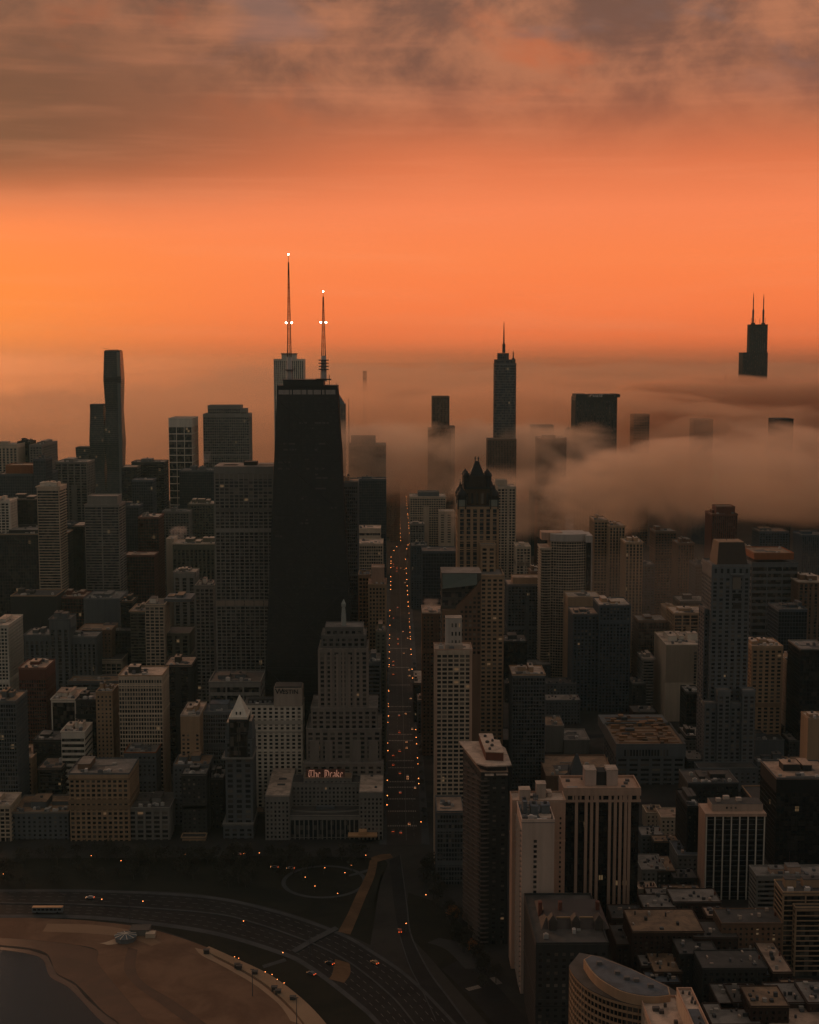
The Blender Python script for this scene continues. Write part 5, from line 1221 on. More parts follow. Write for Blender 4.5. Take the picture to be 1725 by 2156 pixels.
# church steeple
ED = 1035
q = at(1217,1592,ED)
root = empty('church', (q.x,ED+10,0), 'small dark church with stone steeple between the tall blocks', 'church')
zs = at(0,1640,ED).z
m = MB(); m.box(q.x-6,q.x+6,ED,ED+12,0,zs); m.build('tower', wall_mat(WC['steel']), root)
m = MB(); m.prism(poly_box(q.x-6,q.x+6,ED,ED+12), zs, q.z, top=poly_box(q.x-.8,q.x+.8,ED+5.2,ED+6.8)); m.build('spire', wall_mat((.09,.09,.09)), root)
m = MB(); zn = zs-14; 
m.box(q.x-10,q.x+14,ED+13,ED+40,0,zn); m.build('nave', wall_mat(WC['steel']), root)
m = MB(); b0 = len(m.v); m.v += [(q.x-10.5,ED+12.9,zn),(q.x+14.5,ED+12.9,zn),(q.x+2,ED+12.9,zn+9),(q.x-10.5,ED+40,zn),(q.x+14.5,ED+40,zn),(q.x+2,ED+40,zn+9)]
m.f += [(0,1,2),(3,5,4),(0,2,5,3),(1,4,5,2),(0,3,4,1)]; m.m += [0]*5; m.build('gable_roof', roof_mat(RC['dark']), root)
for s in (-1,1):
    for v in (0,12): m = MB(); m.lathe((q.x+s*5.2,ED+v*.9+.6), [(.9,zs-2),(.9,zs+3),(.1,zs+7)], 8); m.build('pinnacle', wall_mat((.09,.09,.09)), root)

# dark balconied tower with scalloped side
LD = 858
a, b = at(1014,1640,LD), at(1069,1640,LD); zt_ = at(0,1628,LD).z
root = empty('apartment_tower', ((a.x+b.x)/2,LD+25,0), 'black apartment tower with scalloped balconies and pink angular roof', 'apartment tower')
xl = a.x; Ybk = LD+52
scal = []
def scallop(Yc, r, x): return [(x-math.sin(t2)*r*.8, Yc-math.cos(t2)*r) for t2 in [math.pi*k/6 for k in range(7)]]
side = [(xl, LD)]
xbk = at(976,1640,Ybk).x
sx_ = lambda y: xl+(xbk-xl)*(y-LD)/(Ybk-LD)
core = [(xl,LD),(b.x,LD),(b.x,Ybk),(xbk,Ybk)]
mass(root, core, 0, zt_, 'dark', 'punched', 'k', 'tan', 2, .0, bay=5, fl=3.0, pw=.6, sp=.55, kids=100)
bal = []
nfl = int(zt_/3.05)
for k in range(nfl-1):
    z = zt_-6-k*3.05
    m = MB()
    for Yc in (LD+7.5, LD+22, LD+36.5):
        X_f = lambda y, o: sx_(y)+o
        pts = [(X_f(Yc+6.5,.1), Yc+6.5), (X_f(Yc+6.5,-1.0), Yc+6.5)]+[(X_f(Yc+6.5-13*i/7,-1.0-math.sin(math.pi*i/7)*2.4), Yc+6.5-13*i/7) for i in range(1,7)]+[(X_f(Yc-6.5,-1.0),Yc-6.5),(X_f(Yc-6.5,.1),Yc-6.5)]
        m.prism(pts, z, z+.28)
        rim_ = pts[1:-1]
        for i in range(len(rim_)-1):
            (p0x,p0y),(p1x,p1y) = rim_[i], rim_[i+1]
            m.prism([(p0x,p0y),(p1x,p1y),(p1x+.12,p1y),(p0x+.12,p0y)], z+.28, z+.62)
    # corner balcony on the front
    pts = [(xl-.4+.0, LD-1.7), (xl+2.6, LD-2.2), (xl+5, LD-.6), (xl+5, LD+.1), (xl-.4, LD+.1)]
    m.prism(pts, z+.1, z+.6)
    bo = m.build('balcony', wall_mat((.15,.12,.10)), root)
zr = zt_
tanr = roof_mat(RC['pale'])
m = MB(); m.prism([(xl-3,LD+4),(xl+3,LD-2.5),(b.x+2.5,LD-.5),(b.x+1.5,Ybk-14),(b.x-4,Ybk+2),(xbk-3,Ybk+2)], zr+3.6, zr+4.4); m.build('upper_roof', tanr, root)
m = MB(); m.prism([(xl-.5,LD+6),(xl+4,LD+1),(b.x-.5,LD+2),(b.x-1,Ybk-2),(xbk,Ybk-2)], zr+.2, zr+3.5); m.build('top_storey', wall_mat(WC['dark']), root)
m = MB(); m.prism([(xl+3.2,LD+10),(b.x-2,LD+8),(b.x-2.5,Ybk-16),(b.x-6,Ybk-14),(b.x-6,Ybk),(xl+1.5,Ybk)], zr+4.45, zr+9.5); m.build('penthouse', wall_mat(WC['brick']), root)
m = MB(); m.prism([(xl+3,LD+9.8),(b.x-1.8,LD+7.8),(b.x-2.3,Ybk-15.8),(b.x-5.8,Ybk-13.8),(b.x-5.8,Ybk+.2),(xl+1.3,Ybk+.2)], zr+9.51, zr+10.1); m.build('penthouse_roof', tanr, root)
for (u,v,r_) in ((6,14,.9),(8,22,1.1),(5.5,30,1.3),(9,33,.8),(5,44,1)):
    m = MB(); m.lathe((xl+u,LD+v),[(r_,zr+10.1),(r_,zr+11.2),(r_*.5,zr+11.6)],10); m.build('roof_fan', plain('dark_vent',(.06,.055,.05)), root)
for (u,yy,w_) in ((2,LD-4.2,5.5),(9,LD-3.2,7)):
    m = MB(); m.box(xl+u,xl+u+w_,yy,yy+4,zr-1.5,zr-1.1); m.build('terrace_canopy', tanr, root)
# small front block beside it
B('low dark fronted block with pale flat roof between the avenue and the scalloped tower',921,975,1710,960,34,'steel','fine','b','tan','apartment_block','apartment block',2,False,kids=60)

# white tower pair
root, a, b = B('wide white apartment tower with pink roof houses behind the lower white tower',1080,1190,1688,822,17,'pink','punched','k','pale','apartment_tower','apartment tower',3,False,bay=5.2,fl=3.0,pw=.78,sp=.5,top_band=8,kids=90,rim='pink')
for (x0_,x1_,yt_,dy) in ((1094,1117,1664,3),(1130,1150,1652,6),(1153,1162,1670,8)):
    p_, q_ = at(x0_,yt_,822+dy), at(x1_,yt_,822+dy); m = MB(); m.box(p_.x,q_.x,822+dy,822+dy+7,a.z+.13,p_.z); m.build('roof_house', wall_mat((.48,.36,.28)), root)
    m = MB(); m.box(p_.x-.2,q_.x+.2,821.8+dy,829.2+dy,p_.z+.01,p_.z+.4); m.build('roof_house_cap', roof_mat(RC['pale']), root)
root, a, b = B('lower white tower with grey rooftop terrace before the wide white tower',1099,1168,1732,788,33,(.55,.40,.31),'blank','k','blue','apartment_tower','apartment tower',5,True,pent='steel',kids=0,parapet=2.0,ph=7)
for j in range(62):
    z = a.z-11-j*3.0
    if z < 4: break
    xx = at(1127,1800,788).x; m = MB(); m.box(xx-.9,xx+.9,787.75,788.1,z-.8,z+.8); m.build('window', pane_mat(), root)
f = MB()
for j in range(60):
    z = a.z-6-j*3.0
    if z < 3: break
    f.box(a.x-.9,a.x+.05,790,820,z,z+1.0)
f.build('side_balcony_bands', wall_mat(WC['stone']), root)
q = at(1149,1728,796); m = MB(); m.prism([(q.x-3,794),(q.x+3,794),(q.x+4,800),(q.x,804),(q.x-4,800)],a.z+.14,a.z+.9); m.build('roof_deck', roof_mat(RC['pale']), root)

# brown and white pier tower
VD = 900
root, a, b = B('tower of bold vertical pink piers and black slots with walled roof terrace',1190,1346,1664,VD,26,'black','curtain','k','brown','apartment_tower','apartment tower',0,False,kids=0,parapet=0)
zt_ = a.z; PK = wall_mat(WC['pink'])
m = MB(); m.box(a.x-1.1,b.x+1.1,VD-1.5,VD+27,zt_-3.2,zt_+.4); m.build('crown_band', PK, root)
m = MB(); m.box(a.x-1.1,b.x+1.1,VD-1.5,VD-.2,zt_-7.6,zt_-6.2); m.build('lower_crown_band', PK, root)
us = [.015,.155,.285,.36,.435,.605,.68,.75,.82,.87,.985]
for u in us:
    xx = a.x+(b.x-a.x)*u; m = MB(); m.box(xx-.95,xx+.95,VD-1.35,VD+.3,zt_-6.1 if u in (.015,.985) else 0,zt_-3.3); m.build('pier', PK, root)
for i in range(9):
    xx = a.x+3+(b.x-a.x-6)*(i+.5)/9; m = MB(); m.box(xx-.6,xx+.6,VD-1.3,VD-.2,zt_-6.1,zt_-3.3); m.build('crown_post', PK, root)
m = MB(); m.box(a.x-1.1,a.x-.3,VD-1.5,VD+26,0,zt_-3.3); m.build('side_wall', PK, root)
for yy0, yy1, xx0, xx1 in ((VD-1.3,VD-.6,a.x-1,b.x+1),(VD+26,VD+26.8,a.x-1,b.x+1),(VD-.5,VD+25.9,a.x-1,a.x-.3),(VD-.5,VD+25.9,b.x+.3,b.x+1)):
    m = MB(); m.box(xx0,xx1,yy0,yy1,zt_+.41,zt_+2.0); m.build('terrace_wall', PK, root)
p_, q_ = at(1232,1622,VD+9), at(1301,1622,VD+9)
for (u0,u1) in ((0,.34),(.66,1)):
    m = MB(); m.box(p_.x+(q_.x-p_.x)*u0,p_.x+(q_.x-p_.x)*u1,VD+8,VD+20,zt_+.4,p_.z); m.build('penthouse', wall_mat((.56,.42,.34)), root)
    m = MB(); m.box(p_.x+(q_.x-p_.x)*u0-.2,p_.x+(q_.x-p_.x)*u1+.2,VD+7.8,VD+20.2,p_.z+.01,p_.z+.5); m.build('penthouse_roof', roof_mat(RC['pale']), root)
m = MB(); m.box(p_.x+(q_.x-p_.x)*.34+.1,p_.x+(q_.x-p_.x)*.66-.1,VD+9.5,VD+20,zt_+.4,p_.z-1.2); m.build('lift_housing', wall_mat(WC['dark']), root)
m = MB(); m.box(a.x+2,a.x+9,VD+3,VD+7,zt_+.42,zt_+.6); m.build('roof_pool', plain('pool_water',(.12,.20,.20),.2), root)
for (u,v) in ((.08,18),(.80,4),(.86,12),(.9,18),(.3,22)):
    xx = a.x+(b.x-a.x)*u; m = MB(); m.box(xx-1.3,xx+1.3,VD+v-1,VD+v+1,zt_+.41,zt_+1.9); m.build('roof_unit', plain('metal_housing',(.12,.11,.10)), root)

# glass grid tower
OD = 930
root, a, b = B('glass tower with eight thin white ribs and rounded pale left side',1488,1610,1713,OD,20,'black','bands','k','tan','office_tower','office tower',0,False,fl=3.6,sp=.13,bay=60,pw=0,parapet=.0)
zt_ = a.z
for i in range(8):
    xx = a.x+(b.x-a.x)*i/7; m = MB(); m.box(xx-.38,xx+.38,OD-1.0,OD-.1,0,zt_); m.build('rib', wall_mat(WC['white']), root)
f = MB()
for k in range(40):
    z = zt_-4-k*3.6
    if z < 0: break
    f.box(a.x+.4,b.x-.4,OD-.62,OD-.5,z,z+.28)
f.build('floor_lines', wall_mat(WC['grey']), root)
m = MB(); m.box(a.x-1.1,b.x+1.1,OD-1.2,OD+21,zt_-1.8,zt_+.3); m.build('roof_edge', wall_mat(WC['pink']), root)
m = MB(); m.box(a.x-1.05,a.x-.45,OD-1.1,OD+20,0,zt_-1.9); m.build('side_wall', wall_mat(WC['pink']), root)
p_, q_ = at(1499,1694,OD+5), at(1606,1694,OD+5)
m = MB(); m.box(p_.x,q_.x,OD+4,OD+18.5,zt_+.35,zt_+5); m.build('penthouse', wall_mat((.45,.33,.25)), root)
m = MB(); m.box(p_.x+.3,q_.x-.3,OD+4.3,OD+18.2,zt_+5.01,zt_+5.3); m.build('penthouse_roof', roof_mat(RC['dark']), root)
for i in range(3): xx = p_.x+10+i*3; m = MB(); m.box(xx-.6,xx+.6,OD+3.8,OD+4.1,zt_+2,zt_+3.4); m.build('penthouse_window', pane_mat(), root)
for (u,v,w_) in ((4,9,3),(10,14,4),(18,10,3.4)):
    m = MB(); m.box(p_.x+u,p_.x+u+w_,OD+v,OD+v+3,zt_+5.3,zt_+7.5); m.build('roof_unit', plain('pale_housing',(.55,.42,.33)), root)

# ornate dark brick block, lower centre right
root, a, b = B('ornate dark brick block with lit gold parapet line below the white towers',1130,1280,1988,716,68,'dark','punched','n','dark','apartment_block','apartment block',4,False,bay=4.2,fl=3.4,kids=100,top_band=3)
p_, q_ = at(1138,1932,742), at(1280,1932,742)
m = MB(); zb_, zt_ = a.z+.13, p_.z
m.prism(poly_box(p_.x,q_.x,735,775), zb_, zt_, top=poly_box(p_.x+3,q_.x-3,742,768)); m.build('mansard_roof', plain('brown_slate',(.045,.032,.026)), root)
m = MB(); m.box(p_.x+3,q_.x-3,741.6,742.2,zt_-.2,zt_+.5); m.build('ridge_line', plain('gilt_coping',(.45,.28,.14)), root)
for u in (.16,.5,.84):
    xx = p_.x+(q_.x-p_.x)*u; m = MB(); m.box(xx-2.2,xx+2.2,733.5,740,zb_,zb_+5); m.prism(poly_box(xx-2.5,xx+2.5,733.3,740), zb_+5, zb_+8, top=poly_box(xx-.2,xx+.2,734,739)); m.build('dormer', plain('brown_slate',(.06,.045,.035)), root)
for xx in (p_.x+1, p_.x+12, q_.x-4): m = MB(); m.box(xx-1,xx+1,752,755,zb_,zt_+4.5); m.build('chimney', wall_mat(WC['brick']), root)

# quarter round balcony block at the bottom edge
UZ = 84.0
o_px = [(1201,2032),(1209,2048),(1221,2062),(1239,2077),(1261,2089),(1286,2099),(1311,2106),(1345,2113),(1380,2118)]
arc = [tuple(v) for v in catmull([gp(x,y,UZ) for x,y in o_px], 3)]
back_ = [tuple(gp(x,y,UZ)[:2]) for x,y in ((1428,2090),(1400,2072),(1330,2040),(1268,2014),(1222,2006))]
root = empty('apartment_block', (arc[8][0],arc[8][1]+20,0), 'quarter round apartment block with curved tan balcony bands at the bottom edge', 'apartment block')
mass(root, arc+back_, 0, UZ-.5, 'tan', 'grid', 'k', 'dark', .5, 0, bay=3.6, fl=3.3, sp=.34, pw=.10, kids=0, cull=False)
i_px = [(1229,2020),(1243,2042),(1261,2060),(1286,2076),(1311,2088),(1345,2096),(1380,2099),(1412,2095)]
arc2 = [tuple(v) for v in catmull([gp(x,y,UZ+4.2) for x,y in i_px], 3)]
back2 = [tuple(gp(x,y,UZ+4.2)[:2]) for x,y in ((1408,2078),(1330,2040),(1262,2015),(1245,2011))]
m = MB(); m.prism(arc2+back2, UZ-.3, UZ+4.2); m.build('upper_storey', wall_mat(WC['tan']), root)
m = MB(); m.prism(offset_poly(arc2+back2,-.6), UZ+4.21, UZ+4.4); m.build('upper_roof', roof_mat(RC['blue']), root)
for (x,y) in ((1262,2030),(1300,2050),(1340,2066),(1370,2078),(1320,2062)):
    q = gp(x,y,UZ+4.4); m = MB(); m.box(q.x-1.2,q.x+1.2,q.y-1,q.y+1,UZ+4.4,UZ+5.8); m.build('roof_unit', plain('metal_housing',(.12,.11,.10)), root)
def lowblock(label, name, cat, bl, br, z, dp, **kw):      # a roof whose far edge shows at picture points bl, br
    p_, q_ = gp(*bl, z), gp(*br, z); root = empty(name, ((p_.x+q_.x)/2, p_.y-dp/2, 0), label, cat); SEED[0] += 1
    mass(root, poly_box(p_.x, q_.x, p_.y-dp, p_.y), 0, z, **kw); return root, p_, q_
root, p_, q_ = lowblock('pale bottom edge block with stained white flat roof beside the raised hall','apartment_block','apartment block',(1349,2101),(1421,2099),85,58,wall='cream',pat='punched',roof='pale',rim='pink')
for (u,v,w_,d_) in ((.3,.25,3,2.2),(.42,.3,2,2),(.25,.55,5,.35),(.35,.72,6,.35),(.7,.5,1.6,1.6),(.6,.18,1.2,1.2),(.82,.75,2,1)):
    m = MB(); cx_, cy_ = p_.x+(q_.x-p_.x)*u, p_.y-50*v; m.box(cx_-w_/2,cx_+w_/2,cy_-d_/2,cy_+d_/2,85.13,85.13+(.5 if d_<1 else 1.6)); m.build('roof_unit', plain('dark_vent',(.07,.06,.055)), root)
root, p_, q_ = lowblock('narrow raised roof hall with dark sunken deck beside the stained white flat roof','roof_hall','hall',(1425,2084),(1456,2084),93,62,wall='cream',pat='blank',roof='pale',rim='pink')
m = MB(); m.box(p_.x+1,q_.x-1,p_.y-36,p_.y-19,93.14,93.4); m.build('sunken_deck', roof_mat(RC['blue']), root)
for (u,v) in ((.3,4),(.7,5),(.75,10),(.6,13),(.8,14),(.6,28),(.5,33)):
    m = MB(); cx_ = p_.x+(q_.x-p_.x)*u; m.lathe((cx_,p_.y-v),[(.55,93.1),(.55,94.2),(.25,94.6)],10); m.build('roof_fan', plain('dark_vent',(.07,.06,.055)), root)
# ---------------------------------------------------------------- low houses of the lower right
rnd = random.Random(21)
taken = []
roofs = [('tan','pale orange'),('grey','grey'),('dark','dark'),('pale','pinkish'),('brown','brown'),('blue','slate grey')]
def house(px, py, w_, d_, h_, rc, walls, lab, n=2, gable=False):
    p = gp(px, py, h_); x0, y0 = p.x, p.y
    walls = {'brick':(.06,.035,.026)}.get(walls, walls)
    root = empty('town_house', (x0+w_/2, y0+d_/2, 0), lab, 'house', 'flat roofed houses between the lower right towers')
    rc = {'tan':'brown','pale':'tan','grey':'grey','brown':'dark'}.get(rc, rc)
    mass(root, poly_box(x0,x0+w_,y0,y0+d_), 0, h_, walls, 'punched', 'n', rc, .8, .7, bay=3.2, fl=3.2)
    SEED[0] += 1; r2 = random.Random(SEED[0])
    for k in range(n):
        a_, b_ = r2.uniform(.6,2.6), r2.uniform(.6,2.8); cx_, cy_ = x0+r2.uniform(2,max(2.1,w_-2)), y0+r2.uniform(2,max(2.1,d_-2))
        m = MB(); m.box(cx_-a_/2,cx_+a_/2,cy_-b_/2,cy_+b_/2,h_+.13,h_+r2.uniform(.8,2.6)); m.build('roof_hut', plain('metal_housing',r2.choice([(.35,.30,.25),(.06,.06,.06),(.10,.10,.10),(.03,.03,.03),(.45,.33,.25)])), root)
    if r2.random() < .5:
        m = MB(); m.box(x0+w_-1.6,x0+w_-.8,y0+d_*.5,y0+d_*.5+1,h_,h_+2.2); m.build('chimney', wall_mat(WC['brick']), root)
H_ = [ # px, py of the near left roof corner, width, depth, height, roof, wall, label
 (1362,1712,13,18,14,'tan','cream','low white fronted house with a street lamp beside the pink pier tower'),
 (1393,1722,27,22,16,'pale','cream','wide pinkish flat roof house right of the pink pier tower'),
 (1352,1760,16,20,14,'grey','steel','grey roofed house just below the low white fronted house'),
 (1378,1773,20,14,15,'tan','dark','house with bright jagged roof edge above the narrow lane'),
 (1412,1778,20,20,13,'grey','cream','long house with pale window wall near the dark narrow block'),
 (1428,1802,17,30,17,'blue','stone','deep courtyard house with pale rim near the glass ribbed tower'),
 (1352,1832,16,30,13,'grey','stone','long slate roofed house under the pier tower at its right'),
 (1384,1835,13,30,12,'tan','dark','narrow house with patchy tan roof beside the long slate roofed house'),
 (1420,1850,16,18,11,'dark','dark','dark roofed house left of the ribbed glass tower foot'),
 (1346,1873,12,12,12,'pale','cream','small bright roof house at the end of the lane under the pier tower'),
 (1366,1890,22,16,13,'grey','brick','grey roof house with white chimney hut in the lower right'),
 (1405,1886,24,18,12,'tan','brick','tan roof house joined to the grey roof house'),
 (1440,1892,15,16,12,'grey','stone','grey roof house with bright slanted edge near the ribbed glass tower'),
 (1356,1912,20,22,22,'grey','brick','taller grey roof house at the upper end of the dark side street'),
 (1393,1906,12,14,19,'tan','brick','small tan roof house between two taller grey roof houses'),
 (1418,1900,30,22,24,'grey','brick','brick block with bushy roof terrace in the lower right'),
 (1333,1963,42,34,28,'tan','brick','broad two tone tan roof block in the lower right'),
 (1432,1972,16,16,22,'tan','brick','small tan roof block right of the broad two tone roof'),
 (1452,1958,26,14,20,'pale','brick','block with two bright stepped roof strips in the lower right'),
 (1462,1975,26,24,26,'dark','brick','dark roofed brick block before the bright stepped roof strips'),
 (1520,1945,36,22,32,'brown','brown','square brown roof block under the ribbed glass tower'),
 (1490,1930,12,14,24,'pale','brick','tiny bright roof block touching the square brown roof block'),
 (1432,2010,22,26,24,'dark','dark','black roofed block left of the gabled brick mansion'),
 (1480,2040,36,24,26,'dark','dark','large dark brick mansion with stone pilasters in the lower right'),
 (1352,2035,12,20,14,'grey','brick','small grey roof house above the quarter round block'),
 (1378,2048,16,30,15,'tan','brick','long tan roof house above the quarter round block'),
 (1410,2035,12,26,14,'blue','brick','slate roof house right of the long tan roof house'),
 (1365,2070,18,14,13,'blue','brick','slate blue roof house touching the quarter round block'),
 (1538,2030,15,24,16,'grey','brick','grey roof house left of the speckled roof pair'),
 (1566,2040,13,30,17,'grey','stone','speckled grey roof house left of the bright strip roof'),
 (1560,2062,16,16,12,'dark','stone','courtyard house with speckled yard roof'),
 (1590,2055,14,34,16,'blue','brick','slate roof house beside the long bright strip roof'),
 (1628,2048,11,44,20,'pale','brick','long bright strip roof with black notch beside the tan framed tower'),
 (1520,2125,18,30,18,'grey','brick','grey roof house at the bottom behind the raised hall'),
 (1545,2112,16,22,20,'dark','brick','dark roof house at the bottom near the tan penthouse block'),
 (1582,2120,20,24,26,'tan','brick','tan roof block with pale front chimney strip at the bottom'),
 (1630,2112,22,24,20,'grey','brick','grey roof house right of the tan penthouse block'),
 (1668,2108,18,26,18,'tan','brick','tan edged roof house near the bottom right corner'),
 (1702,2112,20,26,22,'grey','brick','grey roof house at the bottom right corner'),
 (1500,2158,26,24,18,'grey','brick','wide speckled roof house on the bottom edge'),
 (1560,2160,22,26,15,'dark','brick','dark roof house on the bottom edge'),
 (1622,2162,34,26,17,'pale','brick','broad pale speckled roof on the bottom edge'),
 (1690,2160,24,24,14,'dark','brick','black roof house on the bottom edge at right'),
 (1660,1990,20,20,14,'dark','dark','dark house hidden below the tan framed tower'),
 (1330,2085,10,14,14,'grey','brick','little grey house behind the quarter round block'),
 (1300,1990,20,30,16,'dark','brick','dark house row in the side street left of the broad roof block'),
 (1290,1935,22,22,18,'dark','brick','dark terrace house at the foot of the pink pier tower'),
]
for i_, (px, py, w_, d_, h_, rc, wl, lab) in enumerate(H_): house(px, py, w_, d_, h_, rc, wl, lab, 8)

for (px, py, w_, d_, h_, rc, wl, lab) in [
 (1150,1475,34,24,24,'grey','steel','low grey roof block behind the pale stepped box wall'),
 (1152,1440,30,26,30,'brown','steel','brown roofed low block between the curved tower foot and the dark fine gridded tower'),
 (1332,1440,14,30,34,'grey','dark','narrow dark roof at the foot of the taller ribbed half'),
 (1334,1500,22,26,20,'brown','brick','brown roof block left of the white blank walled hotel foot'),
 (1335,1545,30,26,16,'dark','steel','dark roof strip behind the far corner of the square store'),
 (1396,1560,30,22,22,'grey','stone','grey roof block before the white blank walled hotel'),
 (1600,1530,22,26,26,'brown','brick','brown roof block behind the pale blank parapet wall'),
 (1662,1560,24,26,24,'grey','dark','grey roof block before the black tower with greenish roof'),
 (1650,1610,20,24,18,'tan','dark','tan roof block left of the tan edged narrow tower'),
 (1110,1400,26,26,26,'grey','steel','grey roof block right of the turreted tower foot'),
 (1064,1440,26,24,20,'dark','dark','dark roof block behind the dark fine gridded tower'),
 (1448,1600,20,30,20,'grey','dark','grey cluttered roof right of the square store'),
 ]: house(px, py, w_, d_, h_, rc, wl, lab, 8)

# ---------------------------------------------------------------- trees
def tree_mesh(seed, h=9.0, spread=3.6, leaves=260, col=(.030,.026,.016)):
    r = random.Random(seed); tr = MB(); tr.lathe((0,0), [(.32,0),(.24,h*.2),(.16,h*.5),(.06,h*.8)], 7)
    tips = []
    for k in range(11):
        a_ = k*2.4+r.random(); z0 = h*(.22+.05*k); ln = spread*(1.05-.06*k)*r.uniform(.7,1.1)
        q = (math.cos(a_)*ln, math.sin(a_)*ln, z0+h*.28*r.uniform(.7,1.2)); tr.bar((0,0,z0), q, .10, 4, .03); tips.append(q)
        for s in (-1,1):
            b_ = a_+s*.6; q2 = (q[0]*.55+math.cos(b_)*ln*.5, q[1]*.55+math.sin(b_)*ln*.5, q[2]*.6+z0*.4+h*.16); tr.bar((q[0]*.5,q[1]*.5,(q[2]+z0)/2), q2, .05, 3, .02); tips.append(q2)
    cr = MB()
    for k in range(leaves):
        c = Vector(r.choice(tips)); c += Vector((r.gauss(0,.75), r.gauss(0,.75), r.gauss(.2,.7))); s = r.uniform(.18,.5)
        u = Vector((r.gauss(0,1),r.gauss(0,1),r.gauss(0,1))).normalized(); v = u.orthogonal().normalized()
        cr.face([c-u*s-v*s*.6, c+u*s-v*s*.6, c+u*s*.7+v*s*.6, c-u*s*.7+v*s*.6])
    t = tr.build('trunk', plain('bark',(.035,.026,.018)), None, local=True); c = cr.build('crown', plain('winter_foliage',col,.9), None, local=True)
    return t.data, c.data, t, c
protos = [tree_mesh(s, h, sp) for s, h, sp in ((1,9,3.6),(2,11,4.4),(3,7.5,3.2))]
for pr in protos:
    for o in pr[2:]: bpy.data.objects.remove(o)
rust_cr = plain('rust_foliage',(.22,.085,.02),.9)
def tree(x, y, lab, grp, k=None, s=1.0, rust=False):
    pr = protos[rnd.randrange(3) if k is None else k]
    root = empty('tree', (x, y, 0.05), lab, 'tree', grp); root.rotation_euler = (0,0,rnd.uniform(0,6.28)); s *= rnd.uniform(.85,1.2); root.scale = (s,s,s)
    t = bpy.data.objects.new('trunk', pr[0]); C.objects.link(t); t.parent = root
    cm_ = pr[1]
    if rust: cm_ = cm_.copy(); cm_.materials[0] = rust_cr
    c = bpy.data.objects.new('crown', cm_); C.objects.link(c); c.parent = root
for i in range(120):
    px = rnd.uniform(-10, 770); py = rnd.choice([rnd.uniform(1803,1816), rnd.uniform(1816,1872)])
    if 640 < px < 735 and 1835 < py < 1880: continue
    p = gp(px, py)
    if p.y > 1046: continue
    tree(p.x, p.y, ('bare dark tree at the left end of the dark park below the brown hotel','bare dark tree in the middle of the dark park below the pointed roof tower','bare dark tree in the dark park below the old hotel with the roof sign')[0 if px < 270 else 1 if px < 520 else 2], ('bare trees at the left of the dark park','bare trees in the middle of the dark park','bare trees below the old hotel')[0 if px < 270 else 1 if px < 520 else 2])
for i in range(34):
    t2 = i/34; px = 868+ t2*150 + rnd.uniform(-16,22); py = 1830+t2*250+rnd.uniform(-10,10); p = gp(px+14, py)
    tree(p.x, p.y, 'bare dark tree on the strip right of the curving avenue end', 'bare trees right of the avenue end')
p = gp(948,1872+10); p = gp(906,1707+0)
for (px, py) in ((899,1718),):
    pass
p = gp(904,1860)
tree(gp(812,1702).x if 0 else gp(1640/1.9+170/1.0*.25*0+92.0,1787.4+650*.25).x, gp(955,1950).y, 'rust leaved tree on the pavement left of the scalloped tower', 'rust leaved trees', 1, 1.1, True)
tree(gp(996,2016).x, gp(996,2016).y, 'second rust leaved tree nearer the crossing by the scalloped tower', 'rust leaved trees', 1, 1.1, True)
for i in range(46):
    s_ = -1 if i % 2 else 1; yy = 1090+i*13+rnd.uniform(-4,4)
    tree((AX0-3.5) if s_ < 0 else (AX1+3.2), yy, 'small bare tree on the avenue pavement', 'small trees lining the avenue', 2, .55)

# ---------------------------------------------------------------- street lamps
def lamp_proto(h=9.0, s=5.0):
    m = MB(); m.lathe((0,0), [(.22,0),(.12,1.2),(.08,h)], 7); m.bar((0,0,h),(1.6,0,h+.5),.06)
    pole = m.build('lamp_post', plain('lamp_post',(.05,.05,.05)), None, local=True).data
    m = MB(); m.lathe((1.6,0), [(.1,h+.05),(.42,h+.2),(.50,h+.5),(.2,h+.75)], 8)
    head = m.build('lamp_head', glow('sodium_lamp',(1,.30,.07), s), None, local=True).data
    return pole, head
pole_me, head_me = lamp_proto()
for o in list(bpy.data.objects):
    if o.name in ('lamp_post','lamp_head'): bpy.data.objects.remove(o)
bright = head_me.copy(); bright.materials[0] = glow('bright_lamp',(1,.30,.08), 5)
def lamp(x, y, lab, grp, rz=0, s=1.0, hot=False):
    root = empty('street_lamp', (x,y,.1), lab, 'street lamp', grp); root.rotation_euler = (0,0,rz); root.scale = (s,s,s)
    for nm, me in (('post',pole_me),('lamp_head',bright if hot else head_me)):
        o = bpy.data.objects.new(nm, me); C.objects.link(o); o.parent = root
yy = 1078
i = 0
while yy < 3600:
    for s_ in (-1,1):
        if rnd.random() < .3: continue
        lamp((avx(yy)[0]-1.2) if s_ < 0 else (avx(yy)[1]+1.2), yy+rnd.uniform(-16,16), 'orange lamp on the '+('left' if s_ < 0 else 'right')+' kerb of the avenue'+(' in its near half' if yy < 1900 else ' in its far hazy half'), ('left' if s_ < 0 else 'right')+' kerb lamps of the '+('near' if yy < 1900 else 'far')+' avenue', 0 if s_ < 0 else math.pi, rnd.uniform(.5,.85) if yy < 2000 else 1.0, rnd.random() < .12)
    yy += 30 if yy < 2000 else 46; i += 1
PL = [((682,1831),'x'),((645,1850),'x'),((662,1869),'x'),((738,1826),'x'),((709,1885),'x'),((727,1842),'x'),
      ((391,1801),'x'),((195,1805),'x'),((7,1845),'x'),((257,1815),'x'),((512,1800),'x'),((545,1800),'x'),((770,1803),'x')]
for (pt, _) in PL: p = gp(pt[0], pt[1]+10); lamp(p.x, p.y, 'small lit lamp among the park trees', 'lit lamps in the dark park', rnd.uniform(0,6), .5, True)
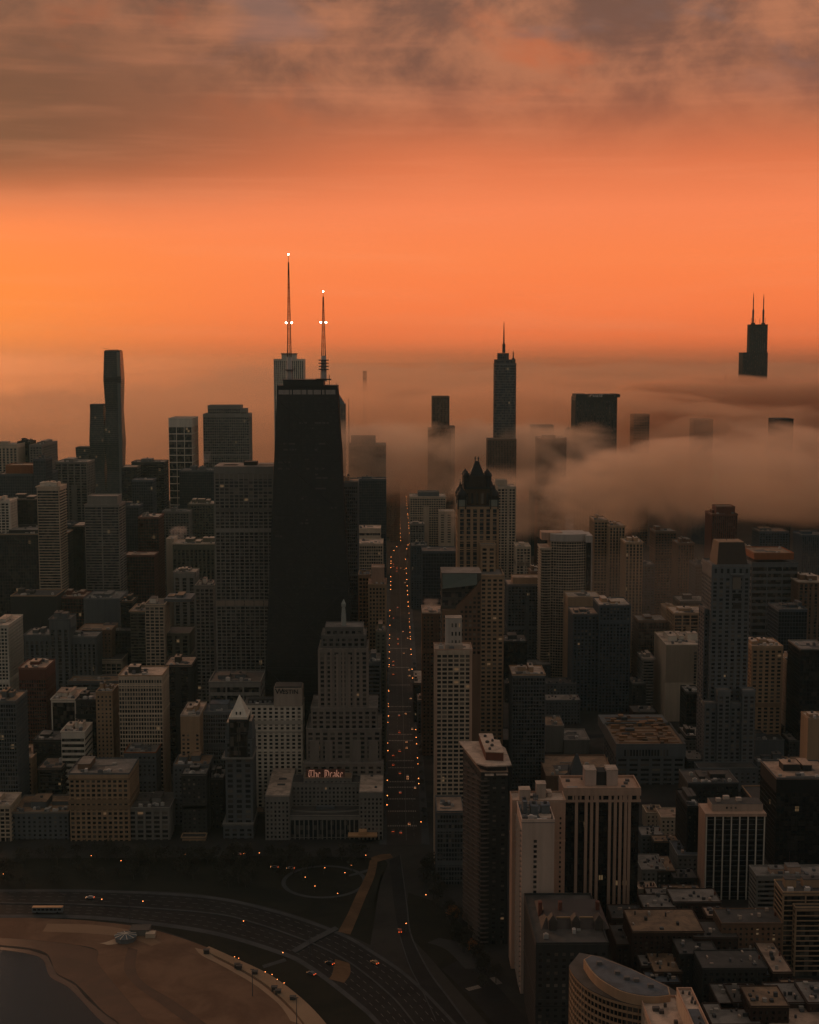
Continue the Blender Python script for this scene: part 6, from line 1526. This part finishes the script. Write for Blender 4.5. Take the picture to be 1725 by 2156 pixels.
for pt in ((218,1910),(304,1914),(514,1956),(597,2026),(855,1957+4),(899,1902)): p = gp(*pt); lamp(p.x, p.y, 'lit lamp beside the lakeside drive', 'lit lamps on the lakeside drive', rnd.uniform(0,6), .6, True)
for pt in ((493,2024),(503,2029),(558,2056),(571,2063),(583,2072),(596,2081)):
    p = gp(pt[0], pt[1]+4); lamp(p.x, p.y, 'low lit lamp on the beach promenade wall', 'lit lamps along the beach promenade', rnd.uniform(0,6), .45, True)
for pt in ((1405,1735),(1436,1745),(1424+10,1966),(1440,1966),(1407,2010),(1414,2010),(1548,2006),(1458,1735)):
    p = gp(pt[0], pt[1]); lamp(p.x, p.y, 'orange lamp glowing between the flat roofed houses', 'orange lamps among the lower right houses', 0, 1.2, False)
# red tower-top lamps
for (px, py, Y, lab) in ((1483,1536,1119,'small orange lamp at the roof corner of the white walled hotel'),(1350,1560,1080,'small orange lamp left of the white walled hotel foot'),(1607,1579,1149,'small orange lamp on the beige stone tower roof')):
    pass

# ---------------------------------------------------------------- vehicles
def car_mesh(col):
    m = MB(); prof = [(-2.2,.35),(-2.15,.85),(-1.5,1.0),(-1.0,1.42),(.55,1.45),(1.15,1.0),(2.1,.85),(2.2,.4)]
    def slab(pr, w_):
        b0 = len(m.v); n = len(pr)
        m.v += [(-w_,y,z) for y,z in pr]+[(w_,y,z) for y,z in pr]
        for i in range(n): j=(i+1)%n; m.f.append((b0+i,b0+j,b0+n+j,b0+n+i)); m.m.append(m.cur)
        m.f.append(tuple(b0+i for i in reversed(range(n)))); m.m.append(m.cur); m.f.append(tuple(b0+n+i for i in range(n))); m.m.append(m.cur)
    m.cur = 0; slab([(y,z) for y,z in prof], .88)
    m.cur = 1; slab([(-1.42,1.0),(-.98,1.36),(.52,1.39),(1.05,1.0)], .90)
    m.cur = 2
    for sx in (-.8,.8):
        for yy in (-1.35,1.35):
            b0 = len(m.v); n = 10
            for xx in (sx-.12,sx+.12): m.v += [(xx,yy+math.cos(2*math.pi*k/n)*.34,.34+math.sin(2*math.pi*k/n)*.34) for k in range(n)]
            for i in range(n): j=(i+1)%n; m.f.append((b0+i,b0+j,b0+n+j,b0+n+i)); m.m.append(2)
            m.f.append(tuple(b0+i for i in range(n))); m.m.append(2); m.f.append(tuple(b0+n+i for i in range(n))); m.m.append(2)
    m.cur = 3
    for sx in (-.62,.62): m.box(sx-.2,sx+.2,-2.26,-2.16,.6,.82)
    m.cur = 4
    for sx in (-.62,.62): m.box(sx-.2,sx+.2,2.14,2.24,.55,.8)
    o = m.build('car', [plain('car_paint',col,.35), plain('car_glass',(.01,.01,.012),.15), plain('tyre',(.01,.01,.01)), glow('tail_light',(1,.12,.02),2.4), glow('head_light',(1,.42,.16),2.4)], None, local=True)
    me = o.data; bpy.data.objects.remove(o); return me
cars = [car_mesh(c) for c in ((.4,.38,.35),(.03,.03,.035),(.12,.12,.13),(.25,.05,.03),(.30,.20,.10))]
def car(x, y, rz, lab, grp, k=None, s=1.0, z=.12):
    o = bpy.data.objects.new('car', cars[rnd.randrange(5) if k is None else k]); C.objects.link(o); o.location = (x,y,z); o.rotation_euler = (0,0,rz); o.scale = (s,s,s)
    tag(o, lab, 'car', grp)
for i in range(40):
    lane = rnd.choice((-1.2,4.8,11.5,17.5)); yy = rnd.choice([rnd.uniform(1065,1250), rnd.uniform(1250,1700), rnd.uniform(1700,2700)])
    away = lane > 9
    car(lane+(0 if yy < 2600 else 16), yy, 0 if not away else math.pi, 'car with its lights on in the '+('left' if not away else 'right')+' hand lanes of the long avenue', 'cars on the avenue lanes '+('left' if not away else 'right')+' of its middle')
for (px,py,rz,k,lab) in ((190,1892,1.55,0,'white car on the upper lanes of the lakeside drive'),(789,2029,.75,4,'tan car alone on the curve of the lakeside drive at right'),(612,1830,1.5,0,'parked white car on the street before the old hotel'),
                         (578,1828,1.5,2,'grey parked car left of the white car before the old hotel'),(695,2030,.9,1,'black car beside the grey patch on the lakeside drive'),(656,2052,.9,2,'grey car near the lower shoulder of the lakeside drive'),
                         (842,1962,.1,3,'car with lights turning off the avenue end'),(500,1800,1.5,0,'pale car parked at the foot of the pointed roof tower')):
    p = gp(px, py); car(p.x, p.y, rz, lab, 'cars near the lakeside drive', k, 1.25)
# bus
p = gp(101,1922); root = empty('bus', (p.x,p.y,.15), 'long bus with orange tan roof on the lakeside drive', 'bus'); root.rotation_euler = (0,0,R(90)); root.scale = (1.35,1.35,1.35)
m = MB(); m.box(-1.25,1.25,-7.5,7.5,.5,2.95); m.build('body', plain('bus_paint',(.16,.17,.17),.4), root, local=True)
m = MB(); m.box(-1.22,1.22,-7.4,7.4,2.96,3.15); m.build('roof', plain('bus_roof',(.62,.32,.14),.5), root, local=True)
for s in (-1,1):
    for k in range(7):
        m = MB(); m.box(s*1.27-.02,s*1.27+.02,-6.8+k*2,-5.1+k*2,1.5,2.6); m.build('window', plain('car_glass',(.01,.01,.012),.15), root, local=True)
for yy in (-5,5):
    for s in (-1,1):
        m = MB(); b0 = 0; n = 12
        for xx in (s*1.1-.16,s*1.1+.16): m.v += [(xx,yy+math.cos(2*math.pi*k/n)*.5,.5+math.sin(2*math.pi*k/n)*.5) for k in range(n)]
        for i in range(n): j=(i+1)%n; m.f.append((i,j,n+j,n+i)); m.m.append(0)
        m.f.append(tuple(range(n))); m.m.append(0); m.f.append(tuple(n+i for i in range(n))); m.m.append(0)
        m.build('wheel', plain('tyre',(.01,.01,.01)), root, local=True)
m = MB(); m.box(-1.1,1.1,7.5,7.56,1.4,2.7); m.build('windscreen', plain('car_glass',(.01,.01,.012),.15), root, local=True)

# ---------------------------------------------------------------- beach pavilion and light masts
p = gp(524,1768*1+0) if 0 else gp(265,1979)
root = empty('beach_pavilion', (p.x,p.y,.1), 'small beach house with radial canopy ribs on the sand', 'pavilion'); root.scale = (.75,.75,.75)
m = MB(); m.lathe((0,0), [(9,0),(9,3.2),(9.6,3.3),(9.6,3.8)], 10); m.build('round_wall', wall_mat(WC['grey']), root, local=True)
m = MB(); m.lathe((0,0), [(9.4,3.85),(3,5.2),(.3,5.6)], 10); m.build('canopy', plain('canopy_cloth',(.07,.09,.10)), root, local=True)
for k in range(10): a_ = 2*math.pi*k/10; m = MB(); m.bar((math.cos(a_)*9.6,math.sin(a_)*9.6,4.0),(0,0,5.9),.28); m.build('canopy_rib', wall_mat(WC['white']), root, local=True)
m = MB(); m.box(2,18,8,20,0,4.6); m.build('hall', wall_mat(WC['stone']), root, local=True)
m = MB(); m.box(1.6,18.4,7.6,20.4,4.61,5.1); m.build('hall_roof', roof_mat(RC['dark']), root, local=True)
m = MB(); m.box(16,24,3,10,0,3.8); m.build('kiosk', wall_mat(WC['cream']), root, local=True)
for pt, lab in (((216,1955),'low flat beach kiosk by the left path'),((248,1962),'small pale beach kiosk between the kiosk and the pavilion'),((312,1965),'tiny beach hut left of the pavilion')):
    pass
sheet('boardwalk', [(195,1984),(215,1986),(240,1978),(262,1968)], [(228,1990),(245,1988),(258,1982),(275,1972)], .22, ground_mat('boards',(.40,.28,.19),(.52,.38,.26)))
for (px, py, lab) in ((532,2098,'thin pole light on the sand below the promenade'),(625,2160,'thin pole light at the lower end of the promenade'),(137,1934,'thin pole beside the lakeside drive behind the bus'),(274,1938,'thin pole beside the drive above the beach pavilion'),(653,2016,'pole by the shoulder of the curving drive')):
    p = gp(px, py); root = empty('light_mast', (p.x,p.y,.1), lab, 'light mast'); m = MB(); m.lathe((0,0), [(.28,0),(.16,16)], 7); m.build('pole', plain('lamp_post',(.07,.07,.07)), root, local=True)
    m = MB(); m.box(-1.1,1.1,-.2,.2,16,16.35); m.build('lamp_bar', plain('lamp_post',(.07,.07,.07)), root, local=True)
for (px, py) in ((500,2034),(504,2037),(537,2049),(578,2082),(586,2089),(617,2103),(435,2004)):
    p = gp(px, py+4); m = MB(); m.box(p.x-1.6,p.x+1.6,p.y-1.2,p.y+1.2,0,2.6); m.box(p.x-1.9,p.x+1.9,p.y-1.5,p.y+1.5,2.61,2.8)
    tag(m.build('beach_booth', plain('booth',(.05,.045,.04))), 'dark square booth against the promenade wall', 'booth', 'booths along the promenade wall')
# ---------------------------------------------------------------- air: haze, fog, cloud bank, steam
def volume_obj(name, x0, x1, y0, y1, z0, z1, build, label=None, cat=None, step=None):
    m = MB(); m.box(x0,x1,y0,y1,z0,z1)
    mt = bpy.data.materials.new(name); mt.use_nodes = True; t = mt.node_tree; t.nodes.clear()
    out = N(t, 'ShaderNodeOutputMaterial'); v = N(t, 'ShaderNodeVolumePrincipled'); L(t, v.outputs[0], out.inputs['Volume'])
    build(t, v, (x0,x1,y0,y1,z0,z1))
    if step: mt.cycles.volume_step_rate = step
    o = m.build(name, mt); o['kind'] = 'stuff'; tag(o, label, cat); return o
def edge_fade(t, g, bx, fx, fy, fzl, fzh):
    s = N(t, 'ShaderNodeSeparateXYZ'); L(t, g, s.inputs[0]); x, y, z = s.outputs
    f = maprange(t, x, bx[0], bx[0]+fx)
    f = math_n(t,'MULTIPLY',f, maprange(t, x, bx[1]-fx, bx[1], 1, 0))
    f = math_n(t,'MULTIPLY',f, maprange(t, y, bx[2], bx[2]+fy)); f = math_n(t,'MULTIPLY',f, maprange(t, y, bx[3]-fy, bx[3], 1, 0))
    f = math_n(t,'MULTIPLY',f, maprange(t, z, bx[4], bx[4]+fzl)); f = math_n(t,'MULTIPLY',f, maprange(t, z, bx[5]-fzh, bx[5], 1, 0))
    return f, x, y, z
def haze(t, v, b):
    v.inputs['Color'].default_value = (.42,.80,.86,1); v.inputs['Density'].default_value = HAZE; v.inputs['Anisotropy'].default_value = .5
HAZE = 0.000028; FOGC = (.993,.83,.67,1)
volume_obj('haze', -6000,7000,-1500,9500,-1.7,540,haze)
def bank(dens, scale, thr0, thr1, col, fx, fy, fzl, fzh, sq=(1,1,2.2), an=.55, lx=None):
    def f_(t, v, b):
        g = N(t, 'ShaderNodeNewGeometry').outputs['Position']
        f, x, y, z = edge_fade(t, g, b, fx, fy, fzl, fzh)
        n = noise(t, mapping(t, g, scl=tuple(scale*q for q in sq)), 1.0, 6, .6, .5)
        # the edge mask lowers the noise threshold so that the outline is ragged, not boxy
        d = maprange(t, math_n(t,'ADD', n, math_n(t,'MULTIPLY', math_n(t,'SUBTRACT', f, 1.0), .55)), thr0, thr1)
        d = math_n(t,'MULTIPLY', d, dens)
        if lx: d = math_n(t,'MULTIPLY', d, maprange(t, x, lx[0], lx[1], lx[2], 1))
        L(t, d, v.inputs['Density']); v.inputs['Color'].default_value = col; v.inputs['Anisotropy'].default_value = an
    return f_

def far_fog(t, v, b):
    g = N(t, 'ShaderNodeNewGeometry').outputs['Position']; q = N(t, 'ShaderNodeSeparateXYZ'); L(t, g, q.inputs[0])
    f = maprange(t, q.outputs[2], 40, 1100, 1, 0, False); f = math_n(t, 'POWER', f, 5.0)
    n = noise(t, mapping(t, g, scl=(.00022,.00007,.004)), 1.0, 3, .5)
    f = math_n(t,'MULTIPLY', f, maprange(t, n, .35, .65, .45, 1.4))
    L(t, math_n(t,'MULTIPLY', f, .00014), v.inputs['Density'])
    v.inputs['Color'].default_value = (.985,.68,.44,1); v.inputs['Anisotropy'].default_value = .8
volume_obj('far_fog', -30000, 30000, 9600, 45000, .5, 1100, far_fog)
volume_obj('fog_deck', -1600, 4600, 2430, 8200, 40, 480, bank(.0085,.0034,.40,.56,(.92,.67,.48,1),900,260,60,250,(.9,.5,3.6),lx=(-700,600,.20)))
volume_obj('fog_deck', 380, 1500, 3020, 3400, 120, 338, bank(.02,.0045,.20,.42,(.92,.67,.48,1),200,70,40,50,(1,1,2.2)))
volume_obj('lake_mist', -5000, -250, 4700, 9300, -.5, 260, bank(.0016,.0016,.38,.60,(.95,.64,.43,1),700,900,5,160,(1,.7,4)))
volume_obj('cloud_bank', 20, 2000, 1760, 2180, 85, 335, bank(.017,.0072,.34,.50,FOGC,340,110,80,125,(.85,1,1.7)))
volume_obj('fog_wisp', -230, 460, 2200, 2780, 90, 310, bank(.0120,.0080,.38,.54,FOGC,160,70,60,90,(1,1,1.8)))
volume_obj('fog_wisp', -10, 420, 1780, 2050, 90, 262, bank(.0110,.0090,.40,.56,FOGC,110,70,50,70,(1,1,1.6)))
volume_obj('ground_fog', 40, 1500, 1400, 1695, 40, 200, bank(.0016,.005,.28,.60,(.90,.80,.68,1),200,90,30,80))
def plume(name, px, py, Y, w_, h_, dens, lab):
    c = at(px, py, Y)
    volume_obj('steam_plume', c.x-w_/2, c.x+w_/2, Y, Y+w_*.6, c.z-h_*.1, c.z+h_, bank(dens, 6.0/w_*.5, .33, .55, (.97,.93,.90,1), w_*.4, w_*.22, h_*.15, h_*.5, (1,1,1)))
plume('s', 372, 1138, 1655, 44, 22, .05, '')
plume('s', 434, 975, 2030, 30, 26, .04, '')
plume('s', 1200, 1120, 1570, 24, 30, .035, '')
plume('s', 908, 1290, 1150, 30, 15, .05, '')
plume('s', 1495, 1245, 1420, 18, 18, .04, '')
